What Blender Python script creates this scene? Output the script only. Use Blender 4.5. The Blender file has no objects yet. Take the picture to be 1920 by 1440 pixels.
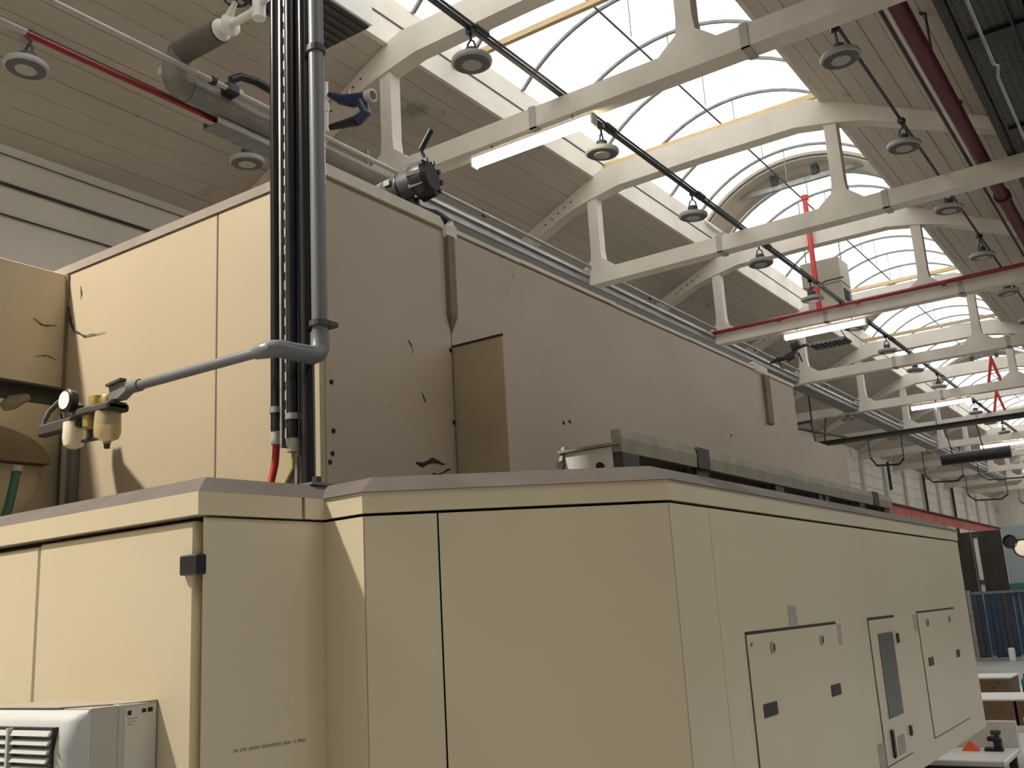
import bpy, math, random
from mathutils import Vector, Matrix
random.seed(7)
S = bpy.context.scene
COL = S.collection
PI = math.pi

# ------------------------------------------------------------------ camera
YAW, PIT, ROL = 0.5920225, 0.2309643, -0.0588666
fw = Vector((-math.sin(YAW)*math.cos(PIT), math.cos(YAW)*math.cos(PIT), math.sin(PIT)))
rt = Vector((math.cos(YAW), math.sin(YAW), 0)); up = rt.cross(fw)
r2 = rt*math.cos(ROL) + up*math.sin(ROL); u2 = -rt*math.sin(ROL) + up*math.cos(ROL)
cd = bpy.data.cameras.new('camera'); cam = bpy.data.objects.new('camera', cd); COL.objects.link(cam)
cam.matrix_world = Matrix(((r2.x, u2.x, -fw.x, 0), (r2.y, u2.y, -fw.y, 0), (r2.z, u2.z, -fw.z, 1.6), (0, 0, 0, 1)))
cd.sensor_width = 36; cd.lens = 1866.09*36/1920; cd.clip_start = .05; cd.clip_end = 300
S.camera = cam
# ------------------------------------------------------------------ sky, exposure
W = bpy.data.worlds.new('overcast_sky'); S.world = W; W.use_nodes = True
bg = W.node_tree.nodes['Background']; bg.inputs[0].default_value = (.96, .98, 1.0, 1); bg.inputs[1].default_value = 2.6
S.view_settings.view_transform = 'Standard'; S.view_settings.look = 'None'
S.view_settings.gamma = 1; S.view_settings.exposure = 0.0; S.view_settings.use_curve_mapping = False
try:
    S.cycles.max_bounces = 8; S.cycles.diffuse_bounces = 4; S.cycles.transparent_max_bounces = 12
    S.cycles.use_adaptive_sampling = True; S.cycles.adaptive_threshold = .02; S.cycles.sample_clamp_indirect = 6; S.cycles.use_denoising = True; S.cycles.caustics_reflective = False
except Exception: pass
TY = [7.27 + 4.32*i for i in range(-2, 11)]     # truss positions along the hall
CX = -4.54                                        # middle line of the bay
KEY_STRENGTH = 440.0
def lamp_area(name, loc, sx, sy, power, col):     # light of a fluorescent fitting, facing down
    l = bpy.data.lights.new(name, 'AREA'); l.shape = 'RECTANGLE'; l.size = sx; l.size_y = sy; l.energy = power; l.color = col
    o = bpy.data.objects.new(name, l); COL.objects.link(o); o.location = loc; return o
CX2 = CX + 8.5                                    # middle line of the neighbouring bay on the right
for y0, px in [(k, c) for k in range(0, 6) for c in (CX, CX2)]:   # portals that only guide the daylight through the roof lights
    l = bpy.data.lights.new('daylight_portal', 'AREA'); l.shape = 'RECTANGLE'; l.size = 3.1; l.size_y = 10
    l.cycles.is_portal = True
    o = bpy.data.objects.new('daylight_portal', l); COL.objects.link(o); o.location = (px, -3.2 + 10*y0 + 5, 8.16)

# ------------------------------------------------------------------ materials
MATS = {}
def nt(name):
    m = bpy.data.materials.new(name); m.use_nodes = True; t = m.node_tree
    return m, t, t.nodes['Principled BSDF'], t.nodes, t.links
def paint(name, col, rough=.5, metal=0, var=.12, scale=3.0, bump=.0, bscale=60, dirt=None, dthr=.62, dscale=5, spec=.5, stretch=(1, 1, 1)):
    """plain procedural material: base colour with soft noise variation, optional dirt blotches and fine relief"""
    m, t, b, N, L = nt(name)
    tc = N.new('ShaderNodeTexCoord'); mp = N.new('ShaderNodeMapping'); L.new(tc.outputs['Object'], mp.inputs[0]); mp.inputs['Scale'].default_value = stretch
    n = N.new('ShaderNodeTexNoise'); n.inputs['Scale'].default_value = scale; n.inputs['Detail'].default_value = 6; L.new(mp.outputs[0], n.inputs[0])
    r = N.new('ShaderNodeValToRGB'); L.new(n.outputs[0], r.inputs[0])
    lo = [max(0, c*(1-var)) for c in col]; hi = [min(1, c*(1+var*.6)) for c in col]
    r.color_ramp.elements[0].position = .3; r.color_ramp.elements[0].color = (*lo, 1)
    r.color_ramp.elements[1].position = .7; r.color_ramp.elements[1].color = (*hi, 1)
    out = r.outputs[0]
    if dirt:
        n2 = N.new('ShaderNodeTexNoise'); n2.inputs['Scale'].default_value = dscale; n2.inputs['Detail'].default_value = 9; n2.inputs['Roughness'].default_value = .68
        L.new(tc.outputs['Object'], n2.inputs[0])
        r3 = N.new('ShaderNodeValToRGB'); L.new(n2.outputs[0], r3.inputs[0])
        r3.color_ramp.elements[0].position = dthr; r3.color_ramp.elements[0].color = (0, 0, 0, 1)
        r3.color_ramp.elements[1].position = min(1, dthr+.1); r3.color_ramp.elements[1].color = (1, 1, 1, 1)
        mx = N.new('ShaderNodeMix'); mx.data_type = 'RGBA'; L.new(r3.outputs[0], mx.inputs[0]); L.new(out, mx.inputs[6]); mx.inputs[7].default_value = (*dirt, 1)
        out = mx.outputs[2]
    L.new(out, b.inputs['Base Color'])
    b.inputs['Roughness'].default_value = rough; b.inputs['Metallic'].default_value = metal
    b.inputs['Specular IOR Level'].default_value = spec
    if bump:
        n4 = N.new('ShaderNodeTexNoise'); n4.inputs['Scale'].default_value = bscale; n4.inputs['Detail'].default_value = 4; L.new(mp.outputs[0], n4.inputs[0])
        bp = N.new('ShaderNodeBump'); bp.inputs['Strength'].default_value = bump; bp.inputs['Distance'].default_value = .01
        L.new(n4.outputs[0], bp.inputs['Height']); L.new(bp.outputs[0], b.inputs['Normal'])
    MATS[name] = m; return m
def emit(name, col, st):
    m, t, b, N, L = nt(name); b.inputs['Base Color'].default_value = (.9, .9, .9, 1)
    b.inputs['Emission Color'].default_value = (*col, 1); b.inputs['Emission Strength'].default_value = st; MATS[name] = m
CREAM = (.60, .52, .375)
paint('cream', CREAM, .42, var=.05, scale=1.5, bump=.012, bscale=220)
paint('cream_housing', (.61, .54, .40), .24, var=.05, scale=1.2, bump=.10, bscale=2.2, spec=.6, stretch=(1, 1, .18))
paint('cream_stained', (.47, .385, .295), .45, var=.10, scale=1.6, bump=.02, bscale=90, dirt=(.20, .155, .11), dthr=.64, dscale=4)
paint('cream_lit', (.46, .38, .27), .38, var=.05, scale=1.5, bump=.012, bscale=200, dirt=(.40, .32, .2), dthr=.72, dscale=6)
paint('olive_side', (.58, .49, .33), .5, var=.12, scale=3, dirt=(.30, .24, .15), dthr=.66, dscale=5)
paint('dusty_trim', (.115, .095, .082), .8, var=.18, scale=9, bump=.15, bscale=60)
paint('lip', (.72, .66, .56), .5, var=.12, scale=8)
paint('strap_pale', (.42, .385, .33), .6, var=.15)
paint('lilac_trim', (.27, .225, .20), .75, var=.15, scale=8)
paint('gap', (.03, .025, .02), .8, var=.1)
paint('olive_batten', (.22, .185, .11), .8, var=.2, scale=12)
paint('black', (.012, .012, .015), .4, var=.2)
paint('black_gloss', (.012, .013, .018), .22, var=.2)
paint('soot', (.035, .028, .022), .9, var=.3, scale=20)
paint('charcoal', (.05, .05, .055), .55, var=.2)
paint('pvc_grey', (.15, .16, .17), .38, var=.1)
paint('pvc_light', (.42, .42, .38), .5, var=.1)
paint('galvanised', (.36, .355, .34), .45, metal=.45, var=.25, scale=14, stretch=(1, .3, 1))
paint('galv_dark', (.20, .195, .185), .5, metal=.25, var=.25, scale=10)
paint('insulation', (.20, .185, .165), .6, var=.15, scale=6)
paint('insulation_dark', (.11, .095, .08), .7, var=.2, scale=6)
paint('white_metal', (.72, .70, .66), .4, var=.08)
paint('white_gloss', (.80, .80, .80), .35, var=.04)
paint('ac_white', (.46, .475, .47), .6, var=.03)
paint('ac_grey', (.40, .385, .35), .5, var=.05)
paint('ac_top', (.34, .30, .245), .5, var=.05)
paint('paper', (.52, .50, .45), .7, var=.06)
paint('ink', (.012, .012, .012), .8, var=.1)
paint('faint_ink', (.30, .285, .25), .8, var=.1)
paint('grey_sticker', (.36, .345, .30), .6, var=.15, scale=30)
paint('red', (.24, .016, .018), .35, var=.15)
paint('red_bright', (.62, .055, .05), .45, var=.15)
paint('red_beam', (.80, .20, .18), .55, var=.18, scale=1.5)
paint('dark_red', (.10, .006, .014), .5, var=.15)
paint('red_hose', (.45, .03, .02), .45, var=.1)
paint('yellow_green', (.40, .36, .06), .5, var=.2)
paint('green_hose', (.03, .11, .06), .4, var=.2)
paint('brass', (.48, .36, .14), .4, metal=.5, var=.25, scale=30)
paint('blue_valve', (.012, .026, .075), .4, var=.2)
paint('lamp_grey', (.40, .41, .40), .45, var=.08)
paint('lamp_dark', (.085, .08, .075), .5, var=.15)
paint('lamp_lens', (.36, .33, .29), .3, var=.06)
paint('concrete_white', (.70, .64, .555), .8, var=.12, scale=2.0, bump=.15, bscale=14, dirt=(.45, .40, .33), dthr=.66, dscale=2.5)
paint('wall_pilaster', (.62, .58, .51), .85, var=.1)
paint('roof_plank', (.48, .42, .35), .85, var=.16, scale=1.1, bump=.12, bscale=20, dirt=(.27, .24, .21), dthr=.60, dscale=1.3, stretch=(1, .25, 1))
paint('wall_white', (.76, .71, .63), .85, var=.12, scale=.8, bump=.1, bscale=12, dirt=(.45, .42, .37), dthr=.60, dscale=.7)
paint('wall_dim', (.34, .31, .27), .9, var=.12, scale=.8)
paint('floor_concrete', (.46, .45, .43), .5, var=.18, scale=.7, bump=.05, bscale=8)
paint('timber', (.62, .46, .25), .7, var=.15, scale=6, stretch=(1, 6, 6))
paint('heater_beige', (.50, .46, .38), .6, var=.08)
paint('dark_green', (.05, .05, .04), .6, var=.3)
paint('olive_dark', (.30, .27, .21), .6, var=.2, scale=12)
paint('vault_opaque', (.40, .36, .30), .7, var=.12)
paint('brown_card', (.16, .10, .055), .8, var=.25)
paint('dark_brown', (.045, .038, .03), .7, var=.3)
paint('light_blue', (.40, .46, .48), .6, var=.06)
paint('teal', (.05, .17, .20), .5, var=.1)
paint('fence_blue', (.02, .045, .10), .5, var=.5, scale=5)
paint('yellow', (.75, .42, .02), .5, var=.1)
paint('orange', (.9, .12, .04), .5, var=.1)
paint('smoke_glass', (.06, .062, .058), .3, var=.15, scale=5, spec=.7)
emit('tube_glow', (1.0, .86, .66), 30.0)
emit('tube_glow_far', (1.0, .95, .86), 14.0)
emit('signal_glow', (1.0, .72, .35), .35)
# perforated black sheet: holes are a fine regular pattern
m, t, b, N, L = nt('perforated')
tc = N.new('ShaderNodeTexCoord'); v = N.new('ShaderNodeTexVoronoi'); v.inputs['Scale'].default_value = 16; v.inputs['Randomness'].default_value = 0.25
L.new(tc.outputs['Object'], v.inputs[0]); r = N.new('ShaderNodeValToRGB'); L.new(v.outputs['Distance'], r.inputs[0])
r.color_ramp.elements[0].position = .22; r.color_ramp.elements[0].color = (.004, .004, .004, 1); r.color_ramp.elements[1].position = .30; r.color_ramp.elements[1].color = (.065, .06, .055, 1)
L.new(r.outputs[0], b.inputs['Base Color']); b.inputs['Roughness'].default_value = .6; MATS['perforated'] = m
# roof light sheet: milky plastic that lets the sky through
m, t, b, N, L = nt('sheet'); N.remove(b)
tr = N.new('ShaderNodeBsdfTransparent'); tr.inputs[0].default_value = (.97, .97, .96, 1)
tl = N.new('ShaderNodeBsdfTranslucent'); tl.inputs[0].default_value = (.9, .9, .88, 1)
mx = N.new('ShaderNodeMixShader'); mx.inputs[0].default_value = .3
L.new(tr.outputs[0], mx.inputs[1]); L.new(tl.outputs[0], mx.inputs[2]); L.new(mx.outputs[0], N['Material Output'].inputs[0]); MATS['sheet'] = m
# cloudy plastic bowl
m, t, b, N, L = nt('bowl_plastic'); b.inputs['Base Color'].default_value = (.80, .68, .42, 1); b.inputs['Roughness'].default_value = .3
b.inputs['Transmission Weight'].default_value = .55; b.inputs['IOR'].default_value = 1.25; MATS['bowl_plastic'] = m
m, t, b, N, L = nt('bowl_white'); b.inputs['Base Color'].default_value = (.80, .74, .56, 1); b.inputs['Roughness'].default_value = .35; MATS['bowl_white'] = m

# ------------------------------------------------------------------ mesh helpers
ORG = {}
class MB:
    def __init__(s): s.v = []; s.f = []
    def add(s, vs, fs):
        n = len(s.v); s.v += [tuple(p) for p in vs]; s.f += [tuple(i+n for i in f) for f in fs]; return s
    def box(s, x0, x1, y0, y1, z0, z1):
        return s.add([(x0,y0,z0),(x1,y0,z0),(x1,y1,z0),(x0,y1,z0),(x0,y0,z1),(x1,y0,z1),(x1,y1,z1),(x0,y1,z1)],
                     [(0,3,2,1),(4,5,6,7),(0,1,5,4),(1,2,6,5),(2,3,7,6),(3,0,4,7)])
    def cbox(s, x0, x1, y0, y1, z0, z1, c=.01):
        """box with all edges chamfered"""
        c = min(c, (x1-x0)*.45, (y1-y0)*.45, (z1-z0)*.45)
        P = [[(x0+c,y0+c,z0),(x1-c,y0+c,z0),(x1-c,y1-c,z0),(x0+c,y1-c,z0)]]
        def oct_(z): return [(x0+c,y0,z),(x1-c,y0,z),(x1,y0+c,z),(x1,y1-c,z),(x1-c,y1,z),(x0+c,y1,z),(x0,y1-c,z),(x0,y0+c,z)]
        def inn(z): return [(x0+c,y0+c,z),(x1-c,y0+c,z),(x1-c,y0+c,z),(x1-c,y1-c,z),(x1-c,y1-c,z),(x0+c,y1-c,z),(x0+c,y1-c,z),(x0+c,y0+c,z)]
        rings = [inn(z0), oct_(z0+c), oct_(z1-c), inn(z1)]
        return s.loft(rings, True)
    def loft(s, rings, cap=True):
        n = len(rings[0]); vs = [p for r in rings for p in r]; fs = []
        for k in range(len(rings)-1):
            for i in range(n):
                j = (i+1) % n; fs.append((k*n+i, k*n+j, (k+1)*n+j, (k+1)*n+i))
        if cap: fs.append(tuple(range(n-1, -1, -1))); fs.append(tuple((len(rings)-1)*n+i for i in range(n)))
        return s.add(vs, fs)
    def tube(s, pts, r, n=10, cap=True):
        pts = [Vector(p) for p in pts]; rs = r if isinstance(r, (list, tuple)) else [r]*len(pts); rings = []; prev = None
        for i, p in enumerate(pts):
            a = pts[max(i-1, 0)]; b_ = pts[min(i+1, len(pts)-1)]; d = (b_-a).normalized()
            if d.length < .5: d = Vector((0, 0, 1))
            if prev is None:
                u = d.orthogonal().normalized()
            else:
                u = prev - d*prev.dot(d)
                u = u.normalized() if u.length > 1e-5 else d.orthogonal().normalized()
            prev = u; w = d.cross(u)
            rings.append([p + (u*math.cos(2*PI*k/n) + w*math.sin(2*PI*k/n))*rs[i] for k in range(n)])
        return s.loft(rings, cap)
    def bar(s, a, b_, w, h):
        """square bar from a to b"""
        a = Vector(a); b_ = Vector(b_); d = (b_-a).normalized(); u = d.cross(Vector((0, 0, 1)))
        u = u.normalized() if u.length > 1e-4 else Vector((1, 0, 0)); v_ = u.cross(d)
        return s.loft([[q+u*w/2*i+v_*h/2*j for i, j in ((-1,-1),(1,-1),(1,1),(-1,1))] for q in (a, b_)], True)
    def lathe(s, c, prof, n=24, axis='Z'):
        rings = []
        for r_, h in prof:
            ring = []
            for k in range(n):
                a = 2*PI*k/n; q = (r_*math.cos(a), r_*math.sin(a), h)
                if axis == 'X': q = (q[2], q[0], q[1])
                if axis == 'Y': q = (q[1], q[2], q[0])
                ring.append((c[0]+q[0], c[1]+q[1], c[2]+q[2]))
            rings.append(ring)
        return s.loft(rings, True)
    def prism_y(s, poly, y0, y1):   # polygon in (x, z)
        return s.loft([[(x, y0, z) for x, z in poly], [(x, y1, z) for x, z in poly]], True)
    def prism_z(s, poly, z0, z1):   # polygon in (x, y)
        return s.loft([[(x, y, z0) for x, y in poly], [(x, y, z1) for x, y in poly]], True)
    def prism_x(s, poly, x0, x1):   # polygon in (y, z)
        return s.loft([[(x0, y, z) for y, z in poly], [(x1, y, z) for y, z in poly]], True)
    def sweep(s, path, prof, i0=0, i1=None):
        """closed profile of (offset to the right of travel, z) swept along a plan path with mitred corners"""
        n = len(path); rings = []
        for i in range(n):
            p = Vector(path[i])
            d0 = (Vector(path[i])-Vector(path[i-1])).normalized() if i else None
            d1 = (Vector(path[i+1])-Vector(path[i])).normalized() if i < n-1 else None
            d0 = d0 or d1; d1 = d1 or d0
            n0 = Vector((d0.y, -d0.x)); n1 = Vector((d1.y, -d1.x)); mvec = (n0+n1).normalized(); k = 1/max(.3, mvec.dot(n0))
            rings.append([(p.x+mvec.x*k*o, p.y+mvec.y*k*o, z) for o, z in prof])
        return s.loft(rings[i0:(i1+1) if i1 is not None else None], True)
    def build(s, name, mat, parent=None, smooth=False, org=None):
        o0 = ORG.get(parent.name, Vector((0, 0, 0))) if parent else Vector(org or (0, 0, 0))
        me = bpy.data.meshes.new(name); me.from_pydata([(x-o0.x, y-o0.y, z-o0.z) for x, y, z in s.v], [], s.f)
        me.materials.append(MATS[mat])
        import bmesh
        b_ = bmesh.new(); b_.from_mesh(me); bmesh.ops.recalc_face_normals(b_, faces=b_.faces); b_.to_mesh(me); b_.free()
        if smooth:
            me.polygons.foreach_set('use_smooth', [True]*len(me.polygons))
            try: me.set_sharp_from_angle(angle=math.radians(40))
            except Exception: pass
        ob = bpy.data.objects.new(name, me); COL.objects.link(ob)
        if parent: ob.parent = parent
        else: ob.location = o0
        ORG[ob.name] = o0
        return ob
def tag(o, label=None, cat=None, group=None, kind=None):
    for k, v_ in (('label', label), ('category', cat), ('group', group), ('kind', kind)):
        if v_: o[k] = v_
    return o
def thing(name, loc, label, cat, group=None, kind=None):
    o = bpy.data.objects.new(name, None); COL.objects.link(o); o.location = loc; o.empty_display_size = .1
    ORG[o.name] = Vector(loc); return tag(o, label, cat, group, kind)
def copy_tree(o, parent=None):
    c = o.copy(); COL.objects.link(c); ORG[c.name] = ORG[o.name]
    if parent: c.parent = parent
    for ch in list(o.children): copy_tree(ch, c)
    return c
def arcp(c, r, a0, a1, n, plane='xz'):
    out = []
    for i in range(n+1):
        a = a0+(a1-a0)*i/n; p, q = r*math.cos(a), r*math.sin(a)
        out.append({'xz': (c[0]+p, c[1], c[2]+q), 'xy': (c[0]+p, c[1]+q, c[2]), 'yz': (c[0], c[1]+p, c[2]+q)}[plane])
    return out
ORD = ['nearest', 'second', 'third', 'fourth', 'fifth', 'sixth', 'seventh', 'eighth', 'ninth', 'tenth', 'eleventh', 'twelfth', 'thirteenth', 'fourteenth', 'fifteenth']
YF, YB = -3.2, 58.0

# ================================================================== the hall
tag(MB().box(-9.2, 8.6, YF, YB, -.2, 0).build('floor', 'floor_concrete'), 'grey concrete factory floor', kind='structure')
wl = tag(MB().box(-9.1, -8.8, YF, YB, 0, 6.5).build('wall_left', 'wall_white'), 'white painted side wall behind the machine', kind='structure')
for i in range(9):       # pilasters and block courses that show far down the hall
    MB().box(-8.8, -8.70, 33+i*2.8, 33.3+i*2.8, 0, 6.1).build('pilaster', 'wall_pilaster', wl)
for z in (5.15, 5.55, 5.95): MB().box(-8.8, -8.785, 30, YB, z, z+.03).build('wall_joint', 'wall_pilaster', wl)
tag(MB().box(-9.1, 8.6, YB, YB+.3, 0, 9).build('wall_back', 'wall_white'), 'far end wall of the hall', kind='structure')
tag(MB().box(8.3, 8.6, YF, YB, 0, 7.5).build('wall_right', 'wall_dim'), 'side wall of the neighbouring bay', kind='structure')
tag(MB().box(-9.1, 8.6, YF-.3, YF, 0, 9).build('wall_front', 'wall_dim'), 'end wall behind the viewer', kind='structure')
def zs(d): return 7.56-.48*(d-1.66)
# roof slabs made of long planks
def slab(side, name, label):
    c = tag(MB().prism_y([(CX+side*1.62, zs(1.62)+.05), (CX+side*4.3, zs(4.3)+.05), (CX+side*4.3, zs(4.3)+.2), (CX+side*1.62, zs(1.62)+.2)], YF, YB).build(name, 'roof_plank'), label, kind='structure')
    N_ = 13; ds = [1.62+(4.28-1.62)*i/N_ for i in range(N_+1)]
    bays = [(YF, TY[0])] + [(TY[i], TY[i+1]) for i in range(0, 9)] + [(TY[9], YB)]
    for i in range(N_):
        a, b_ = ds[i]+.003, ds[i+1]-.003
        for y0, y1 in bays:
            e = random.uniform(-.005, .005)
            MB().prism_y([(CX+side*a, zs(a)+e), (CX+side*b_, zs(b_)+e), (CX+side*b_, zs(b_)+.06), (CX+side*a, zs(a)+.06)], y0, y1).build('plank', 'roof_plank', c)
    return c
slab(-1, 'ceiling_left', 'sloping grey plank ceiling on the left of the roof light')
slab(1, 'ceiling_right', 'sloping grey plank ceiling on the right of the roof light')
# neighbouring bay on the right: same roof, one long roof light
tag(MB().box(CX+4.1, CX+4.45, YF, YB, 6.2, 6.55).build('trim_3', 'concrete_white'), 'valley beam between the two bays', kind='structure')
for side, nm in ((-1, 'left'), (1, 'right')):
    tag(MB().prism_y([(CX2+side*1.62, zs(1.62)), (CX2+side*4.3, zs(4.3)), (CX2+side*4.3, zs(4.3)+.2), (CX2+side*1.62, zs(1.62)+.6), (CX2+side*1.60, 8.15), (CX2+side*1.58, 8.15)], YF, YB).build('ceiling_aisle_'+nm, 'roof_plank'), 'plank ceiling of the neighbouring bay, %s slope' % nm, kind='structure')
# kerbs
for side, nm in ((-1, 'left'), (1, 'right')):
    xo = CX+side*1.6
    k = tag(MB().box(min(xo, xo+side*.2), max(xo, xo+side*.2), YF, YB, 7.56, 7.86).box(min(xo, xo+side*.2), max(xo, xo+side*.2), YF, YB, 7.861, 8.15).build('trim_'+('1' if side < 0 else '2'), 'concrete_white'), 'white concrete kerb on the %s of the roof light' % nm, kind='structure')
    MB().box(xo-.006, xo+.006, YF, YB, 7.848, 7.872).build('joint', 'dark_brown', k)
for k, (y, z0) in enumerate(((36.2, 5.2), (41.5, 3.2), (46.8, 3.2))):
    tag(MB().tube([(-8.66, y, z0), (-8.66, y, 6.2)], .05, 8).build('downpipe', 'dark_brown', org=(-8.68, y, z0)), 'dark downpipe on the far part of the white side wall, %s from the viewer' % ORD[k], 'pipe', 'downpipes on the side wall')
# trusses
def truss(y, idx):
    t = thing('roof_truss', (CX, y, 6.0), 'white concrete roof truss, %s from the viewer' % ORD[idx], 'truss', 'concrete roof trusses', 'structure')
    h = .10
    MB().prism_y([(-8.8, 6.0), (-.35, 6.0), (-.35, 6.2), (-8.8, 6.2)], y-h, y+h).build('bottom_chord', 'concrete_white', t)
    low = [(-4.3, 6.18), (-3.34, 6.60), (-2.07, 7.15), (-1.72, 7.24), (-1.25, 7.33), (0, 7.34), (1.25, 7.33), (1.72, 7.24), (2.07, 7.15), (3.34, 6.60), (4.2, 6.22)]
    top = [(4.2, zs(4.2)+.02), (1.66, 7.57), (1.45, 7.64), (0, 7.66), (-1.45, 7.64), (-1.66, 7.57), (-4.3, zs(4.3)+.02)]
    MB().prism_y([(CX+a, z) for a, z in low+top], y-h, y+h).build('top_chord', 'concrete_white', t)
    for s_ in (-1, 1):
        x = CX+s_*1.68
        MB().prism_y([(x-.30, 6.19), (x+.30, 6.19), (x+.17, 6.30), (x+.09, 6.36), (x+.075, 6.5), (x+.075, 7.28), (x-.075, 7.28), (x-.075, 6.5), (x-.09, 6.36), (x-.17, 6.30)], y-.075, y+.075).build('post', 'concrete_white', t)
    for k in range(5):
        xx = CX-2.0-.11*k; zz = 7.30-.055*k
        MB().lathe((xx, y-h-.002, zz), [(.014, 0), (.014, .004)], 8, 'Y').build('bolt_hole', 'gap', t)
    return t
for i, y in enumerate(TY): truss(y, i)
# roof light: ribs and sheets per bay
RW, RR = 1.6, .70; RAD = (RW*RW+RR*RR)/(2*RR); ZC = 8.15+RR-RAD; A0 = math.asin(RW/RAD)
def vault(y0, y1, dr=0, n=18, th=.012, cx=CX):
    vs = []; fs = []
    o = [(cx+(RAD+dr)*math.sin(-A0+2*A0*i/n), ZC+(RAD+dr)*math.cos(-A0+2*A0*i/n)) for i in range(n+1)]
    ii = [(cx+(RAD+dr-th)*math.sin(-A0+2*A0*i/n), ZC+(RAD+dr-th)*math.cos(-A0+2*A0*i/n)) for i in range(n, -1, -1)]
    return MB().loft([[(x, y, z) for x, z in o+ii] for y in (y0, y1)], True)
tag(vault(YF, YB, .012, th=.004, cx=CX2).build('window_aisle', 'sheet'), 'roof light of the neighbouring bay', kind='structure')
STEP = 1.08; rib_y = 9.75-STEP*16; wi = 0
RIBS = [rib_y+STEP*i for i in range(63)]
wbay = None
OPQ = [(15.4, 16.3), (24.0, 24.9), (32.7, 33.6)]
for i, y in enumerate(RIBS):
    if y < YF or y > YB-1.2: continue
    if wi % 4 == 0:
        wbay = thing('window_%d' % (wi//4+1), (CX, y, 8.15), 'curved white roof light bay, %s from the viewer' % (ORD[min(wi//4, 14)]), None, kind='structure')
    wi += 1
    vault(y-.02, y+.02, -.0, th=.035).build('rib', 'galv_dark', wbay)
    y0, y1 = y+.02, y+STEP-.02
    vault(y0-.02, y1+.02, .012, th=.004).build('sheet', 'sheet', wbay)
    if 4 < y < 40:
        MB().tube([(CX-.02, y+.02, 8.28), (CX-.02, y+.02, 8.83)], .008, 6).build('hanger_rod', 'galv_dark', wbay)
for k, (a, b_) in enumerate(OPQ):
    t = thing('roof_vent', (CX, a, 8.15), 'opaque beige arched vent across the roof light, %s from the viewer' % ORD[k], 'roof vent', 'arched roof vents')
    vault(a, b_, -.04, th=.05).build('arched_cover', 'vault_opaque', t)
    vault(a+.05, b_-.28, -.10, th=.03).build('inner_frame', 'heater_beige', t)
    vault(b_+.08, b_+.12, -.05, th=.04).build('arched_rail', 'galv_dark', t)
    MB().box(CX-1.0, CX+1.5, a+.3, a+.38, 8.42, 8.5).build('cross_bar', 'galvanised', t)
    for s_ in (-.45, .25): MB().box(CX+s_, CX+s_+.1, a+.26, a+.42, 8.5, 8.66).build('hinge', 'charcoal', t)
# timbers across the roof light near each truss
for k, y in enumerate([8.3, 11.83, 16.35, 20.5, 24.9]):
    tag(MB().box(CX-1.58, CX+1.58, y-.03, y+.03, 7.80, 7.87).build('timber_beam', 'timber', org=(CX, y, 7.8)), 'pale timber across the roof light opening, %s from the viewer' % ORD[k], 'timber', 'timbers across the roof light')
tag(MB().tube([(-4.62, 4, 8.3), (-4.62, 40, 8.3)], .014, 8).build('tension_cable', 'charcoal', org=(-4.62, 4, 8.3)), 'thin dark cable along the middle of the roof light', 'cable')

# ================================================================== machine: control cabinet on the left
P_COR, P_INN, P_STR, P_CHA, P_FAR = (-1.75, 1.38), (-1.715, 1.712), (-1.576, 1.700), (-1.032, 2.174), (-1.032, 5.50)
cab = thing('control_cabinet', (-2.6, 1.6, 0), 'cream control cabinet with closed doors and cooling unit at lower left', 'cabinet')
MB().prism_z([(-4.4, 1.415), (-1.785, 1.415), (-1.735, 1.72), (-1.735, 2.3), (-4.4, 2.3)], .0, 1.85).build('cabinet_body', 'gap', cab)
MB().cbox(-2.351, -1.768, 1.38, 1.412, .1, 1.842, .004).build('door', 'cream', cab)
MB().cbox(-3.1, -2.356, 1.38, 1.412, .1, 1.838, .004).build('door', 'cream', cab)
MB().cbox(-3.9, -3.105, 1.38, 1.412, .1, 1.838, .004).build('door', 'cream', cab)
MB().prism_z([(-1.757, 1.40), (-1.747, 1.388), (-1.713, 1.712), (-1.735, 1.714)], .1, 1.848).build('side_panel', 'cream_housing', cab)
MB().cbox(-1.797, -1.738, 1.366, 1.392, 1.728, 1.770, .003).build('hinge', 'black', cab, False)
bandprof = [(0.006, 1.852), (.006, 1.902), (-.06, 1.902), (-.06, 1.852)]
MB().sweep([(-4.4, 1.38), P_COR, (-1.7225, 1.64)], [(.012, 1.853), (.012, 1.902), (-.06, 1.902), (-.06, 1.853)]).build('top_band', 'cream', cab)
MB().sweep([(-1.7215, 1.649), P_INN], [(.012, 1.853), (.012, 1.902), (-.06, 1.902), (-.06, 1.853)]).build('top_band', 'cream_housing', cab)
MB().sweep([(-4.4, 1.38), P_COR, P_INN, P_STR, P_CHA, P_FAR, (-2.7, 5.5)], [(.010, 1.9025), (-.055, 1.945), (-.10, 1.945), (-.10, 1.9025)], 0, 2).build('roof_flashing', 'dusty_trim', cab)
MB().prism_z([(-4.4, 1.45), (-1.84, 1.45), (-1.80, 1.79), (-1.80, 2.3), (-4.4, 2.3)], 1.85, 1.942).build('roof_sheet', 'dusty_trim', cab)
# printed row of characters on the side panel (illegible in the photograph: short dark strokes)
yy = 1.466
for ln in (2, 3, 5, 9, 4, 1, 4):
    for c_ in range(ln):
        x0 = -1.747+(yy-1.388)*.1049; w = .0042
        MB().prism_z([(x0, yy), (x0+w*.1049, yy+w), (x0+.0009+w*.1049, yy+w), (x0+.0009, yy)], 1.3605+.0012*(c_ % 2), 1.3675).build('printed_mark', 'faint_ink', cab)
        yy += .0056
    yy += .005
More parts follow.
